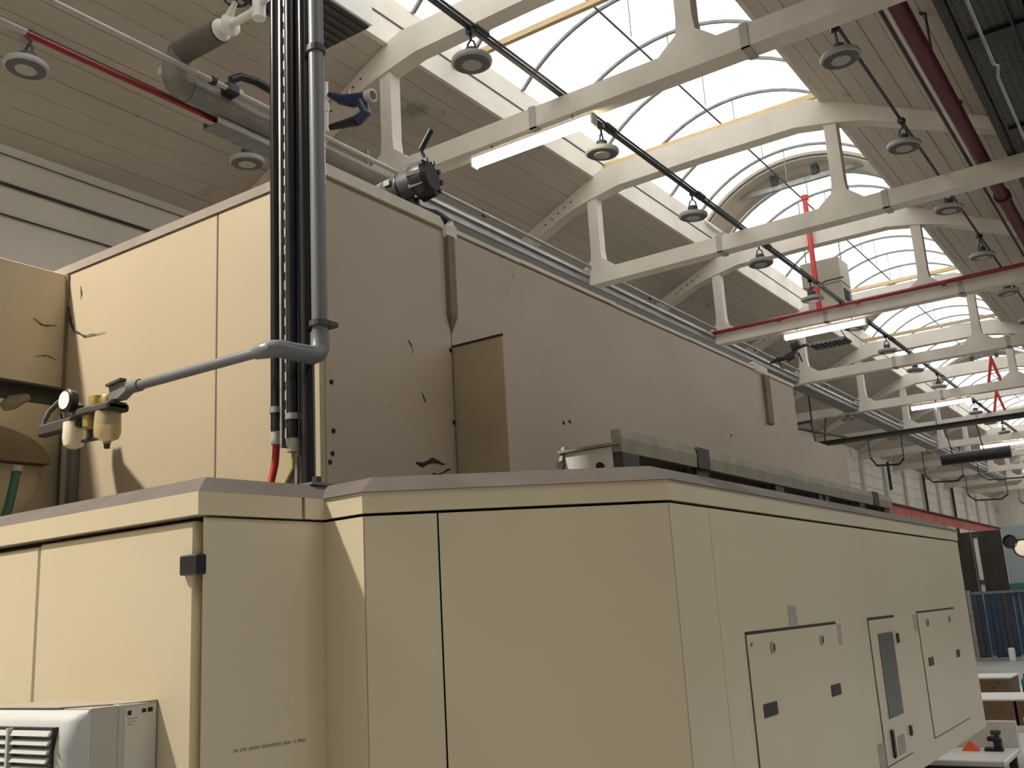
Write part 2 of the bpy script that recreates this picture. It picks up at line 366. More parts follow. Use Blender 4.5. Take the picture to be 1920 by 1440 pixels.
# cooling unit
ac = thing('cooling_unit', (-2.07, 1.28, .6), 'white wall cooling unit with louvred grille on the cabinet door', 'cooling unit')
MB().cbox(-2.28, -1.875, 1.285, 1.379, .55, 1.475, .003).build('rear_housing', 'ac_grey', ac)
front = []
for zz, yb in ((.55, 1.18), (1.40, 1.175), (1.452, 1.185), (1.464, 1.198), (1.471, 1.215)): front.append((yb, zz))
def acring(yf, z):
    return [(-2.28, 1.225, z), (-2.28, yf+.02, z), (-2.26, yf, z), (-1.908, yf, z), (-1.890, yf+.006, z), (-1.879, min(yf+.02, 1.222), z), (-1.876, 1.225, z)]
MB().loft([acring(y, z) for y, z in front]).build('front_cover', 'ac_white', ac, True)
MB().box(-2.27, -1.877, 1.226, 1.2845, .55, 1.4735).build('mid_housing', 'ac_grey', ac)
MB().box(-2.24, -1.918, 1.170, 1.20, 1.05, 1.443).build('grille_recess', 'black', ac)
for k in range(22):
    z = 1.438-k*.0168
    MB().loft([[(x, 1.160+yo, z+zo) for yo, zo in ((.0, -.010), (.004, -.0115), (.014, -.003), (.014, .0), (.006, -.001))] for x in (-2.24, -1.919-k*.0021)]).build('louvre', 'ac_white', ac)
MB().box(-2.063, -2.056, 1.1575, 1.17, 1.05, 1.442).build('grille_bar', 'ac_white', ac)
lb = MB().box(-1.8749, -1.8742, 1.300, 1.374, 1.15, 1.468).build('label', 'paper', ac)
for y0, y1, z0, z1, mt in ((1.306, 1.315, 1.452, 1.461, 'ink'), (1.340, 1.350, 1.454, 1.462, 'ink'), (1.354, 1.366, 1.454, 1.463, 'ink'), (1.306, 1.330, 1.444, 1.446, 'faint_ink'), (1.306, 1.326, 1.438, 1.440, 'faint_ink'), (1.306, 1.322, 1.432, 1.434, 'faint_ink')):
    MB().box(-1.8744, -1.8738, y0, y1, z0, z1).build('print', mt, lb)
MB().prism_z([(-2.27, 1.22), (-1.98, 1.22), (-1.88, 1.30), (-1.876, 1.379), (-2.27, 1.379)], 1.4745, 1.4765).build('top_plate', 'ac_top', ac)

# ================================================================== machine housing on the right
hs = thing('machine_housing', (-1.5, 3.6, .95), 'long cream machine housing with angled corner and access doors', 'machine')
MB().prism_z([(-1.725, 1.73), (-1.59, 1.722), (-1.055, 2.19), (-1.055, 5.48), (-2.7, 5.48), (-2.7, 2.31), (-1.725, 2.31)], .955, 1.85).build('inner_body', 'gap', hs)
def panel(a, b_, name='panel', z0=.955, z1=1.847, th=.02, mat='cream_housing', out=0.0, par=hs, g=.0015):
    a = Vector(a); b_ = Vector(b_); d = (b_-a).normalized(); n_ = Vector((d.y, -d.x)); a = a+d*g; b_ = b_-d*g
    q = [a+n_*out, b_+n_*out, b_+n_*(out-th), a+n_*(out-th)]
    return MB().prism_z([(p.x, p.y) for p in q], z0, z1).build(name, mat, par)
panel((-1.714, 1.711), P_STR)
SEAM = (-1.447, 1.8115)
panel(P_STR, SEAM, g=.002); panel(SEAM, P_CHA, g=.002)
panel(P_CHA, (-1.032, 2.402), g=.0012); panel((-1.032, 2.402), P_FAR, g=.0012)
panel(P_FAR, (-2.7, 5.50))
MB().sweep([P_INN, P_STR, P_CHA, P_FAR, (-2.7, 5.5)], [(.004, 1.854), (.004, 1.902), (-.06, 1.902), (-.06, 1.854)]).build('top_band', 'cream_housing', hs)
MB().sweep([(-4.4, 1.38), P_COR, P_INN, P_STR, P_CHA, P_FAR, (-2.7, 5.5)], [(.010, 1.9025), (-.055, 1.945), (-.10, 1.945), (-.10, 1.9025)], 2).build('roof_flashing', 'dusty_trim', hs)
MB().prism_z([(-1.797, 1.78), (-1.60, 1.77), (-1.12, 2.24), (-1.12, 5.42), (-2.7, 5.42), (-2.7, 2.31), (-1.797, 2.31)], 1.85, 1.942).build('roof_sheet', 'dusty_trim', hs)
MB().box(-2.6, -1.35, 2.3, 5.3, 0, .955).build('plinth', 'dark_brown', hs)
XH = -1.032
def hbox(y0, y1, z0, z1, out=.004, base=0.0): return MB().box(XH+base, XH+out, y0, y1, z0, z1)
def access_door(y0, y1, z0, z1, gap=.006):
    fr = hbox(y0-gap, y1+.003, z0-.004, z1+gap*1.4, .0008, -.004).build('door_gap', 'gap', hs)
    return MB().cbox(XH-.003, XH+.0035, y0, y1, z0, z1, .0012).build('access_door', 'cream_housing', hs)
d1 = access_door(2.562, 3.330, .985, 1.522); d2 = access_door(3.706, 4.062, 1.030, 1.520, .007); d3 = access_door(4.432, 5.16, 1.035, 1.524)
def latch(d, y0, y1, z0, z1):
    l_ = MB().box(XH+.003, XH+.0055, y0, y1, z0, z1).build('latch', 'black', d)
for d, y0, y1 in ((d1, 2.622, 2.722), (d1, 3.196, 3.290), (d3, 4.505, 4.592), (d3, 5.062, 5.13)): latch(d, y0, y1, 1.308, 1.342)
for d, y in ((d1, 2.736), (d1, 3.160), (d3, 4.575), (d3, 5.01)):
    k = MB().lathe((XH+.003, y, 1.482), [(.016, 0), (.016, .004), (.011, .006)], 14, 'X').build('quarter_turn_lock', 'galvanised', d)
    MB().box(XH+.009, XH+.0105, y-.003, y+.003, 1.472, 1.492).build('key_slot', 'ink', k)
MB().lathe((XH+.003, 2.585, 1.497), [(.005, 0), (.005, .003)], 8, 'X').build('screw', 'galv_dark', d1)
MB().cbox(XH+.002, XH+.006, 3.797, 3.998, 1.176, 1.471, .001).build('window_pane', 'smoke_glass', d2)
MB().cbox(XH+.003, XH+.012, 3.786, 3.812, 1.046, 1.142, .003).build('handle', 'black', d2)
for z in (1.444, 1.108): MB().cbox(XH+.003, XH+.012, 4.046, 4.066, z-.018, z+.018, .002).build('hinge', 'charcoal', d2)
hbox(3.866, 3.962, 1.045, 1.110, .0045, .003).build('sticker', 'grey_sticker', d2)
for y0, y1, z0, z1 in ((2.902, 2.972, 1.530, 1.590), (3.336, 3.380, 1.457, 1.522), (3.622, 3.700, 1.02, 1.112), (4.364, 4.416, 1.457, 1.522)):
    s_ = hbox(y0, y1, z0, z1, .0015).build('sticker', 'grey_sticker', hs)
    for j in range(3):
        if z1 > 1.53: hbox(y0+.008, y1-.012, z1-.012-.014*j, z1-.009-.014*j, .0021, .0012).build('print', 'faint_ink', s_)

# ================================================================== upper enclosure
XU, YU, ZT = -1.95, 1.94, 2.905
ue = thing('upper_enclosure', (-2.5, 4.0, 1.945), 'tall cream upper enclosure standing on the machine roof', 'enclosure')
MB().box(-3.9, XU-.02, YU+.02, 6.03, 1.944, ZT-.01).build('core', 'gap', ue)
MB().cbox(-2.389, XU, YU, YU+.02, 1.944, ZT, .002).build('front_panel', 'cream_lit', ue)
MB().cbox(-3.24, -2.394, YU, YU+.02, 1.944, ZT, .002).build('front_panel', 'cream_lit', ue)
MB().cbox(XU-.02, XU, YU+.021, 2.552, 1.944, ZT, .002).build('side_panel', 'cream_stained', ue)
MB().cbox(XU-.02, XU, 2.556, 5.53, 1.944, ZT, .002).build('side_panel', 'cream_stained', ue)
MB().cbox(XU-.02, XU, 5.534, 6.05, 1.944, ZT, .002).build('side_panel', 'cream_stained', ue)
MB().box(-3.9, XU-.021, YU+.02, 6.05, ZT-.004, ZT+.002).build('top_sheet', 'dusty_trim', ue)
MB().box(-3.6, XU-.021, YU-.006, YU+.02, ZT+.0005, ZT+.032).build('top_trim', 'lilac_trim', ue)
MB().box(XU-.02, XU+.012, YU-.006, 2.522, ZT+.0005, ZT+.038).build('top_trim', 'lip', ue)
yl = 2.585
for y1, dz in ((3.0, 0), (3.75, .002), (4.5, -.001), (5.47, .001)):
    MB().box(XU-.01, XU+.008, yl, y1-.004, ZT+.003+dz, ZT+.018+dz).build('edge_lip', 'lip', ue); yl = y1
MB().box(XU-.01, XU+.008, 5.60, 6.05, ZT+.003, ZT+.022).build('edge_lip', 'lip', ue)
MB().box(XU-.045, XU-.012, 2.61, 5.36, ZT+.003, ZT+.056).build('seal_strip', 'insulation', ue)
MB().box(XU-.045, XU-.014, 2.61, 5.36, ZT+.0565, ZT+.063).build('seal_cap', 'black', ue)
MB().cbox(XU-.06, XU+.012, 5.38, 5.595, ZT-.01, ZT+.05, .01).build('cap_piece', 'lip', ue)
MB().cbox(XU-.05, XU+.014, 2.525, 2.60, ZT-.03, ZT+.028, .008).build('cap_piece', 'lip', ue)
MB().loft([[(XU+o, y, z) for o, y in ((0, 2.532), (.016, 2.538), (.016, 2.574), (0, 2.580))] for z in (2.60, ZT-.02)] ).build('batten', 'olive_batten', ue)
MB().loft([[(XU+.001, 2.553, 2.542), (XU+.002, 2.555, 2.541), (XU+.002, 2.557, 2.541), (XU+.001, 2.559, 2.542)], [(XU, 2.532, 2.60), (XU+.016, 2.538, 2.60), (XU+.016, 2.574, 2.60), (XU, 2.580, 2.60)]]).build('batten_tip', 'olive_batten', ue)
MB().loft([[(XU+o, y, z) for o, y in ((0, 5.50), (.018, 5.505), (.018, 5.585), (0, 5.59))] for z in (2.61, ZT-.01)]).build('batten', 'olive_batten', ue)
# lower side casing that steps out from the wall
XB = -1.745
sc = MB().box(XU+.001, XB, 2.556, 6.30, 1.945, 2.495).build('side_casing', 'cream_stained', ue)
MB().box(XU+.001, XB-.001, 2.5545, 2.5565, 1.945, 2.493).build('casing_end', 'olive_side', sc)
MB().box(XU+.001, XB+.002, 2.552, 2.557, 2.490, 2.497).build('casing_edge', 'soot', sc)
for y, z in ((2.545, 2.48), (2.545, 2.235), (1.985, 2.28), (1.99, 2.14), (1.985, 2.075), (1.975, 2.05)):
    MB().lathe((XU+.0005, y, z), [(.008, 0), (.006, .003)], 8, 'X').build('rivet', 'soot', ue)
def smear(pts, w, x, par, name='paint_chip', mat='soot'):
    """raised flake on the side wall: outline of varying width along (y, z) points"""
    ring = []
    for i, (y, z) in enumerate(pts): ring.append((y, z+w[i]))
    for i in range(len(pts)-1, -1, -1): ring.append((pts[i][0], pts[i][1]-w[i]))
    return MB().prism_x(ring, x, x+.0015).build(name, mat, par)
smear([(2.345, 2.083), (2.375, 2.078), (2.40, 2.088), (2.425, 2.098), (2.45, 2.096), (2.475, 2.090), (2.492, 2.092)], [.003, .008, .006, .009, .006, .003, .001], XU, ue)
smear([(2.425, 2.056), (2.45, 2.054), (2.475, 2.062), (2.50, 2.074), (2.515, 2.078)], [.003, .003, .002, .004, .002], XU, ue)
smear([(2.385, 2.31), (2.395, 2.295), (2.402, 2.283)], [.001, .006, .002], XU, ue); smear([(2.33, 2.47), (2.345, 2.455), (2.348, 2.43)], [.002, .003, .001], XU, ue)
for y, z in ((2.90, 2.245), (2.94, 2.255), (2.86, 2.07), (3.18, 2.13), (4.42, 2.38), (3.4, 2.14)): smear([(y-.008, z), (y, z+.002), (y+.008, z-.003)], [.002, .006, .002], XB, ue)
# the enclosure that returns towards the viewer at far left
XL = -3.207
se = thing('side_enclosure', (-3.7, 1.2, 1.945), 'shaded cream enclosure wing at the left edge of the picture', 'enclosure')
MB().cbox(-4.2, XL, .2, 1.938, 1.945, 2.90, .003).build('casing', 'olive_side', se)
arc = [(1.60+.275*math.cos(q), 2.195+.118*math.sin(q)) for q in [PI*j/20 for j in range(21)]]
MB().prism_x(arc, XL, XL+.055).build('half_round_hood', 'olive_batten', se, True)
MB().prism_x([(1.60+.262*math.cos(q), 2.192-.24*math.sin(q)) for q in [PI*j/20 for j in range(21)]], XL, XL+.012).build('port_cover', 'olive_side', se)
MB().box(-3.26, -3.2, 1.93, 1.9395, 1.945, 2.90).build('corner_seal', 'olive_batten', se)
gh = thing('green_hose', (-3.1, 1.72, 1.945), 'dark green hose with metal end beside the round hood', 'hose')
MB().tube([(-3.06, 1.66, 1.945), (-3.07, 1.69, 2.03), (-3.075, 1.705, 2.10), (-3.08, 1.715, 2.15)], .014, 10).build('hose', 'green_hose', gh, True)
MB().tube([(-3.08, 1.715, 2.145), (-3.082, 1.718, 2.165)], .018, 10).build('fitting', 'galvanised', gh)
st = thing('strut_post', (-3.125, 1.92, 1.945), 'short galvanised channel post in the corner behind the filter bowls', 'post')
MB().box(-3.163, -3.125, 1.915, 1.939, 1.945, 2.30).build('channel', 'pvc_light', st); MB().box(-3.122, -3.092, 1.910, 1.939, 1.945, 2.30).build('channel_slot', 'galv_dark', st)
# cobweb strands in the corner
cw = thing('cobweb', (-3.15, 1.93, 2.65), 'sooty cobweb strands hanging in the corner of the enclosures', 'cobweb')
def strand(p, r0):
    q = []
    for i in range(len(p)-1):
        for k in range(5):
            t_ = k/5; t2 = t_*t_*(3-2*t_)
            q.append(tuple(p[i][j]+(p[i+1][j]-p[i][j])*(t_ if j != 2 else t2) for j in range(3)))
    q.append(p[-1]); n = len(q)
    MB().tube(q, [max(.0005, .6*r0*math.sin(PI*(.1+.85*i/(n-1)))*(1+.35*math.sin(i*2.3))) for i in range(n)], 6).build('strand', 'soot', cw, True)
strand([(-3.20, 1.936, 2.735), (-3.15, 1.936, 2.675), (-3.08, 1.936, 2.645), (-2.97, 1.937, 2.635)], .0035)
strand([(-3.20, 1.936, 2.78), (-3.17, 1.936, 2.70), (-3.15, 1.936, 2.672)], .006)
strand([(-3.203, 1.90, 2.70), (-3.204, 1.85, 2.692), (-3.204, 1.81, 2.71)], .0035)
strand([(-3.13, 1.937, 2.84), (-3.12, 1.937, 2.81), (-3.125, 1.937, 2.79)], .003)
strand([(-3.204, 1.91, 2.575), (-3.204, 1.87, 2.585), (-3.204, 1.82, 2.575)], .0025)
# ================================================================== rail on the machine roof
rl = thing('roof_rail', (-1.33, 3.8, 1.945), 'long dark steel channel rail lying on the machine roof', 'rail')
MB().prism_y([(-1.275, 2.022), (-1.25, 2.022), (-1.247, 2.06), (-1.252, 2.085), (-1.28, 2.085), (-1.28, 2.075)], 2.37, 5.19).build('top_beam', 'olive_dark', rl)
MB().box(-1.42, -1.30, 2.42, 5.15, 1.95, 2.045).build('under_beam_shade', 'dark_brown', rl)  # dark block stands in for the shadow below the beam
MB().box(-1.43, -1.28, 2.372, 2.39, 1.945, 2.04).build('end_plate', 'white_metal', rl)
MB().bar((-1.45, 2.372, 2.046), (-1.255, 2.372, 2.046), .02, .008).build('end_edge', 'olive_dark', rl)
MB().prism_x([(2.36, 2.02), (2.42, 2.02), (2.46, 2.058), (2.38, 2.062)], -1.445, -1.435).build('end_tab', 'olive_dark', rl)
MB().lathe((-1.443, 2.36, 2.008), [(.012, 0), (.012, .012), (.006, .014)], 10, 'Y').build('bolt', 'charcoal', rl)
MB().lathe((-1.32, 2.366, 1.99), [(.012, 0), (.012, .008)], 10, 'Y').build('bolt', 'ink', rl)
MB().box(-1.285, -1.25, 2.375, 2.47, 1.945, 2.03).build('bracket', 'dark_green', rl)
for y in (2.86, 3.55, 4.05, 4.13, 4.62, 5.05): MB().box(-1.29, -1.254, y, y+(.05 if y in (4.05, 4.13) else .09), 1.945, 2.03).build('bracket', 'dark_green', rl)
for y in (2.86, 4.85): MB().box(-1.258, -1.2445, y, y+.09, 2.02, 2.086).build('clamp_band', 'dark_green', rl)

# ================================================================== service pole and lines
PY = 1.76
pl = thing('service_pole', (-1.84, PY, 1.945), 'dark vertical service pole with slotted channel rising from the machine roof', 'pole')
MB().box(-1.885, -1.838, PY+.012, PY+.05, 1.95, 4.7).build('post', 'charcoal', pl)
MB().prism_y([(-1.925, 1.95), (-1.885, 1.95), (-1.885, 2.06)], PY+.025, PY+.035).build('gusset', 'galv_dark', pl)
MB().box(-1.93, -1.76, PY-.04, PY+.10, 1.9455, 1.952).build('base_plate', 'galv_dark', pl)
MB().tube([(-1.785, PY+.0, 1.952), (-1.785, PY, 1.97)], .012, 8).build('bolt', 'charcoal', pl)
for xx in (-1.858, -1.838): MB().box(xx, xx+.009, PY-.004, PY+.006, 1.952, 2.03).build('rib', 'galvanised', pl)
ch = MB().box(-1.905, -1.901, PY-.01, PY+.03, 2.06, 4.7).box(-1.873, -1.869, PY-.01, PY+.03, 2.06, 4.7).box(-1.905, -1.869, PY+.026, PY+.03, 2.06, 4.7).build('slotted_channel', 'galvanised', pl)
MB().box(-1.9015, -1.8965, PY-.0115, PY-.009, 2.06, 4.7).build('channel_lip', 'galvanised', ch)
MB().box(-1.8800, -1.8715, PY-.0115, PY-.009, 2.06, 4.7).build('channel_lip', 'pvc_light', ch)
for k in range(52):
    z = 2.08+k*.05; MB().box(-1.884, -1.880, PY-.0115, PY-.009, z, z+.026).build('lip_tooth', 'pvc_light', ch)
def conduit(name, label, cat, x, y, r, zb, cap, mat='black_gloss', ring=True):
    t = thing(name, (x, y, zb), label, cat)
    MB().tube([(x, y, zb), (x, y, 4.7)], r, 18).build('pipe', mat, t, True)
    if ring:
        MB().tube([(x, y, zb+.048), (x, y, zb+.064)], r*1.18, 18).build('clamp', 'galvanised', t, True)
        MB().tube([(x, y, zb-cap), (x, y, zb)], r*.92, 16).build('gland', 'pvc_light', t, True)
    return t
conduit('black_conduit', 'slim black conduit at the left of the service pole, red hose below', 'conduit', -1.922, PY-.005, .0155, 2.105, .035)
conduit('black_conduit', 'thick black conduit in the middle of the service pole', 'conduit', -1.850, PY-.016, .0165, 2.075, .035)
c3 = conduit('black_conduit', 'second thick black conduit between pole post and grey pipe', 'conduit', -1.812, PY-.002, .018, 1.952, .03, ring=False)
tag(MB().tube([(-1.922, PY-.005, 2.08), (-1.923, PY-.01, 2.02), (-1.928, PY-.02, 1.97), (-1.935, PY-.04, 1.93)], .0095, 10).build('red_hose', 'red_hose', org=(-1.925, PY, 1.93), smooth=True), 'red air hose coming out below the slim black conduit', 'hose')
tag(MB().tube([(-1.850, PY-.016, 2.05), (-1.853, PY-.015, 2.0), (-1.872, PY-.03, 1.955), (-1.888, PY-.05, 1.93)], .0045, 8).build('earth_cable', 'yellow_green', org=(-1.86, PY, 1.93), smooth=True), 'thin yellow-green cable coming out of the black conduit', 'cable')
ap = thing('air_pipe', (-1.767, PY, 2.27), 'grey plastic compressed air pipe bending off to the filter unit', 'pipe')
el = [(-1.767, PY, 2.32)] + [(-1.767, PY-.03+.03*math.cos(a), 2.32-.035-.0*a-.03*math.sin(a)+.03) for a in (0.3, .8, 1.2, 1.57)]
MB().tube([(-1.767, PY, 4.7), (-1.767, PY, 2.31)], .0205, 18).build('riser', 'pvc_grey', ap, True)
MB().tube([(-1.767, PY, 2.34), (-1.767, PY, 2.30), (-1.767, PY-.008, 2.284), (-1.767, PY-.025, 2.275), (-1.767, 1.66, 2.272), (-1.769, 1.625, 2.272), (-1.782, 1.608, 2.270), (-1.80, 1.605, 2.270), (-1.83, 1.605, 2.269)], [.024, .024, .0245, .0245, .0225, .0225, .022, .021, .0165], 18).build('elbow', 'pvc_grey', ap, True)
MB().tube([(-1.80, 1.605, 2.2695), (-2.335, 1.605, 2.272)], .0135, 14).build('branch', 'pvc_grey', ap, True)
MB().tube([(-2.29, 1.605, 2.272), (-2.335, 1.605, 2.272)], .017, 14).build('socket', 'pvc_grey', ap, True)
MB().tube([(-1.767, PY, 2.355), (-1.767, PY, 2.370)], .027, 18).box(-1.80, -1.74, PY+.01, PY+.04, 2.356, 2.369).build('pipe_clip', 'charcoal', ap)
MB().tube([(-1.767, PY, 3.14), (-1.767, PY, 3.158)], .026, 18).box(-1.83, -1.765, PY+.0, PY+.03, 3.138, 3.16).build('pipe_clip', 'charcoal', ap)

# filter regulator unit
fr = thing('air_filter_regulator', (-2.5, 1.605, 2.25), 'brass air filter regulator with two bowls and gauge', 'air filter')
MB().prism_y([(-2.335, 2.262), (-2.335, 2.286), (-2.37, 2.292), (-2.41, 2.283), (-2.41, 2.248), (-2.37, 2.246)], 1.59, 1.62).build('shut_off_block', 'galv_dark', fr)
MB().bar((-2.345, 1.59, 2.295), (-2.412, 1.59, 2.288), .02, .007).build('lever', 'charcoal', fr)
MB().cbox(-2.555, -2.385, 1.575, 1.635, 2.222, 2.243, .004).build('manifold', 'dark_brown', fr)
MB().cbox(-2.47, -2.385, 1.57, 1.64, 2.218, 2.238, .004).build('filter_head', 'dark_brown', fr)
MB().lathe((-2.435, 1.605, 0), [(.018, 2.24), (.020, 2.262), (.017, 2.268)], 16).build('adjust_cap', 'brass', fr, True)
MB().lathe((-2.487, 1.605, 0), [(.021, 2.24), (.023, 2.262), (.022, 2.274), (.017, 2.278)], 16).build('adjust_cap', 'brass', fr, True)
MB().lathe((-2.432, 1.605, 0), [(.034, 2.222), (.036, 2.19), (.036, 2.16), (.030, 2.146), (.012, 2.138), (.010, 2.13)], 20).build('filter_bowl', 'bowl_plastic', fr, True)
MB().lathe((-2.432, 1.605, 0), [(.031, 2.215), (.031, 2.190), (.02, 2.188)], 16).build('filter_element', 'insulation', fr, True)
MB().lathe((-2.432, 1.605, 0), [(.009, 2.135), (.008, 2.118)], 10).build('drain', 'dark_brown', fr)
MB().lathe((-2.592, 1.605, 0), [(.030, 2.215), (.031, 2.17), (.026, 2.148), (.012, 2.140)], 20).build('oil_bowl', 'bowl_white', fr, True)
MB().lathe((-2.515, 1.605, 0), [(.022, 2.225), (.020, 2.19), (.013, 2.183)], 16).build('regulator_body', 'brass', fr, True)
MB().lathe((-2.512, 1.605, 0), [(.009, 2.185), (.009, 2.158)], 8).bar((-2.55, 1.605, 2.155), (-2.475, 1.605, 2.152), .008, .008).build('tee_handle', 'black', fr)
g_ = MB().lathe((-2.575, 1.585, 2.272), [(.033, .0), (.034, -.02), (.030, -.024)], 20, 'Y').build('gauge', 'black', fr, True)
MB().lathe((-2.575, 1.5605, 2.272), [(.026, 0), (.026, -.002)], 20, 'Y').build('gauge_face', 'white_gloss', g_)
MB().cbox(-2.76, -2.55, 1.59, 1.62, 2.196, 2.232, .006).build('inlet_block', 'dark_brown', fr)
MB().tube([(-2.745, 1.605, 2.22), (-2.752, 1.607, 2.245), (-2.75, 1.62, 2.275), (-2.75, 1.65, 2.31)], .008, 8).build('inlet_hook', 'dark_brown', fr, True)
MB().tube([(-2.66, 1.605, 2.232), (-2.665, 1.605, 2.25), (-2.65, 1.605, 2.255), (-2.64, 1.605, 2.235)], .005, 8).build('ring', 'dark_brown', fr)
bk = thing('support_bar', (-2.97, 1.6, 2.35), 'dark horizontal steel bar carrying the filter unit', 'bar')
MB().box(-2.965, -2.955, 1.0, 1.81, 2.350, 2.40).box(-2.965, -2.92, 1.0, 1.81, 2.395, 2.402).build('angle_bar', 'dark_brown', bk)
MB().bar((-2.955, 1.80, 2.37), (-2.60, 1.62, 2.255), .03, .03).build('arm', 'dark_brown', bk)
MB().box(-3.206, -2.96, 1.0, 1.03, 2.36, 2.39).build('mount', 'dark_brown', bk)
MB().tube([(-2.94, 1.66, 2.36), (-2.94, 1.61, 2.335), (-2.94, 1.585, 2.318)], [.012, .024, .016], 12).build('sleeve', 'olive_batten', bk, True)

# spotlight on the enclosure edge
sp = thing('spotlight', (-2.0, 2.42, 2.945), 'black cylindrical spotlight with raised lever on the enclosure edge', 'spotlight')
ax0, ax1 = Vector((-2.10, 2.40, 3.030)), Vector((-1.905, 2.425, 3.050)); dd = (ax1-ax0)
def along(t0, off=(0, 0, 0)): return ax0+dd*t0+Vector(off)
MB().tube([along(.0), along(.12), along(.38), along(.40), along(.72)], [.032, .045, .050, .052, .053], 24).build('barrel', 'charcoal', sp, True)
MB().tube([along(.70), along(.73), along(.95), along(1.02)], [.062, .066, .064, .048], 24).build('rear_cover', 'black', sp, True)
for k in range(10):
    a = 2*PI*k/10; MB().bar(along(.74, (0, .063*math.cos(a), .063*math.sin(a))), along(1.0, (0, .058*math.cos(a), .058*math.sin(a))), .012, .014).build('cooling_fin', 'black', sp)
MB().bar(along(-.16, (0, 0, .028)), along(.06, (0, 0, .036)), .04, .012).build('lens_flap', 'black', sp)
MB().bar(along(-.12, (0, 0, -.03)), along(.10, (0, 0, -.04)), .05, .03).build('lens_flap', 'black', sp)
MB().tube([along(.41), along(.43)], .0545, 24).build('barrel_ring', 'black', sp, True)
MB().box(-2.055, -2.03, 2.352, 2.357, 3.035, 3.055).build('rating_plate', 'grey_sticker', sp)
MB().tube([along(.93, (0, 0, .05)), along(.86, (0, 0, .088)), along(.83, (0, -.005, .11))], .006, 8).tube([along(.83, (0, -.005, .11)), along(1.05, (0, -.005, .165))], .0105, 10).build('lever', 'black', sp, True)
MB().bar(along(.6, (0, -.0, -.05)), (-1.985, 2.44, 2.93), .03, .03).bar((-2.06, 2.42, 2.955), (-1.95, 2.46, 2.94), .04, .025).build('bracket', 'black', sp)
MB().tube([(-1.99, 2.45, 2.96), (-1.955, 2.50, 2.955), (-1.938, 2.54, 2.935)], .016, 8).build('cable', 'black', sp, True)

# ================================================================== overhead services on the left
ip = thing('insulated_pipe', (-6.1, 5.7, 5.85), 'thick grey insulated pipe with elbow running along the ceiling', 'pipe')
pts = [(-6.06, 7.1, 5.868), (-6.06, 4.62, 5.868)] + [(-6.06, 4.55-.07*math.sin(a)+.0, 5.938-.07*math.cos(a)) for a in (.3, .8, 1.3)] + [(-6.05, 4.48, 6.01), (-6.02, 4.47, 6.07), (-5.95, 4.46, 6.10)]
MB().tube(pts, .098, 16).build('pipe', 'insulation', ip, True)
MB().tube([(-6.0, 4.46, 6.10), (-5.50, 4.46, 6.10)], .095, 16).build('branch', 'insulation_dark', ip, True)
MB().tube([(-6.06, 4.60, 5.868), (-6.06, 4.70, 5.868)], .104, 16).build('collar', 'galv_dark', ip, True)
MB().box(-6.14, -6.10, 4.38, 4.45, 5.93, 6.0).build('patch', 'pvc_light', ip)
gv = thing('gate_valve', (-5.36, 4.45, 6.05), 'white flanged gate valve with dark handwheel at the pipe end', 'valve')
MB().lathe((-5.50, 4.46, 6.10), [(.075, 0), (.085, .01), (.085, .03), (.05, .04), (.05, .10), (.085, .11), (.085, .135), (.05, .145)], 18, 'X').build('flanged_body', 'white_metal', gv, True)
MB().tube([(-5.42, 4.46, 6.13), (-5.36, 4.45, 6.20), (-5.31, 4.45, 6.265)], [.04, .028, .018], 12).build('bonnet', 'white_metal', gv, True)
hw = [(-5.30+.085*math.cos(a), 4.45+.085*math.sin(a), 6.28) for a in [2*PI*k/18 for k in range(19)]]
w_ = MB().tube(hw, .013, 8, False).build('handwheel', 'black', gv, True)
for a in (0, 2*PI/3, 4*PI/3): MB().bar((-5.30, 4.45, 6.28), (-5.30+.085*math.cos(a), 4.45+.085*math.sin(a), 6.28), .012, .012).build('spoke', 'black', w_)
MB().tube([(-5.355, 4.46, 6.10), (-5.15, 4.46, 6.10), (-5.06, 4.46, 6.13), (-4.98, 4.46, 6.16)], .03, 12).build('outlet', 'white_metal', gv, True)
MB().tube([(-5.06, 4.46, 6.02), (-5.06, 4.46, 6.20)], .05, 12).build('float_can', 'white_metal', gv, True)
tag(MB().tube([(-5.895, 2.6, 5.94), (-5.895, 7.15, 5.94)], .022, 10).build('white_conduit', 'pvc_light', org=(-5.895, 2.6, 5.97), smooth=True), 'thin pale conduit running along above the insulated pipe', 'conduit')
tag(MB().tube([(-6.165, 2.2, 5.80), (-6.165, 2.9, 5.80), (-6.165, 3.32, 5.80)], .022, 10).build('white_conduit', 'pvc_light', org=(-6.165, 2.2, 5.8), smooth=True), 'short pale conduit above the lamp at the upper left edge', 'conduit')
tag(MB().tube([(-6.18, 3.32, 5.80), (-6.18, 5.05, 5.80)], .024, 10).build('red_pipe', 'red', org=(-6.18, 3.3, 5.8), smooth=True), 'thin red pipe slanting under the ceiling at upper left', 'pipe')
tag(MB().tube([(-5.99, 4.98, 6.1), (-5.97, 5.06, 6.16), (-5.93, 5.2, 6.16), (-5.91, 5.6, 6.12)], .035, 10).build('black_hose', 'black', org=(-5.95, 5.1, 6.1), smooth=True), 'black bent hose above the insulated pipe left of the pole', 'hose')
bf = thing('black_fitting', (-5.93, 4.75, 5.95), 'small black clamp fitting on top of the insulated pipe', 'fitting')
MB().cbox(-5.98, -5.86, 4.85, 4.98, 5.90, 6.0, .02).build('clamp_body', 'black', bf); MB().box(-5.92, -5.88, 4.95, 5.02, 5.93, 5.98).build('clamp_tag', 'galvanised', bf)
MB().tube([(-5.895, 4.70, 5.94), (-5.895, 4.74, 5.94)], .035, 10).build('ring', 'black', bf)
bv = thing('blue_valve', (-5.5, 6.0, 6.1), 'dark blue valve with hose end hanging right of the pole', 'valve')
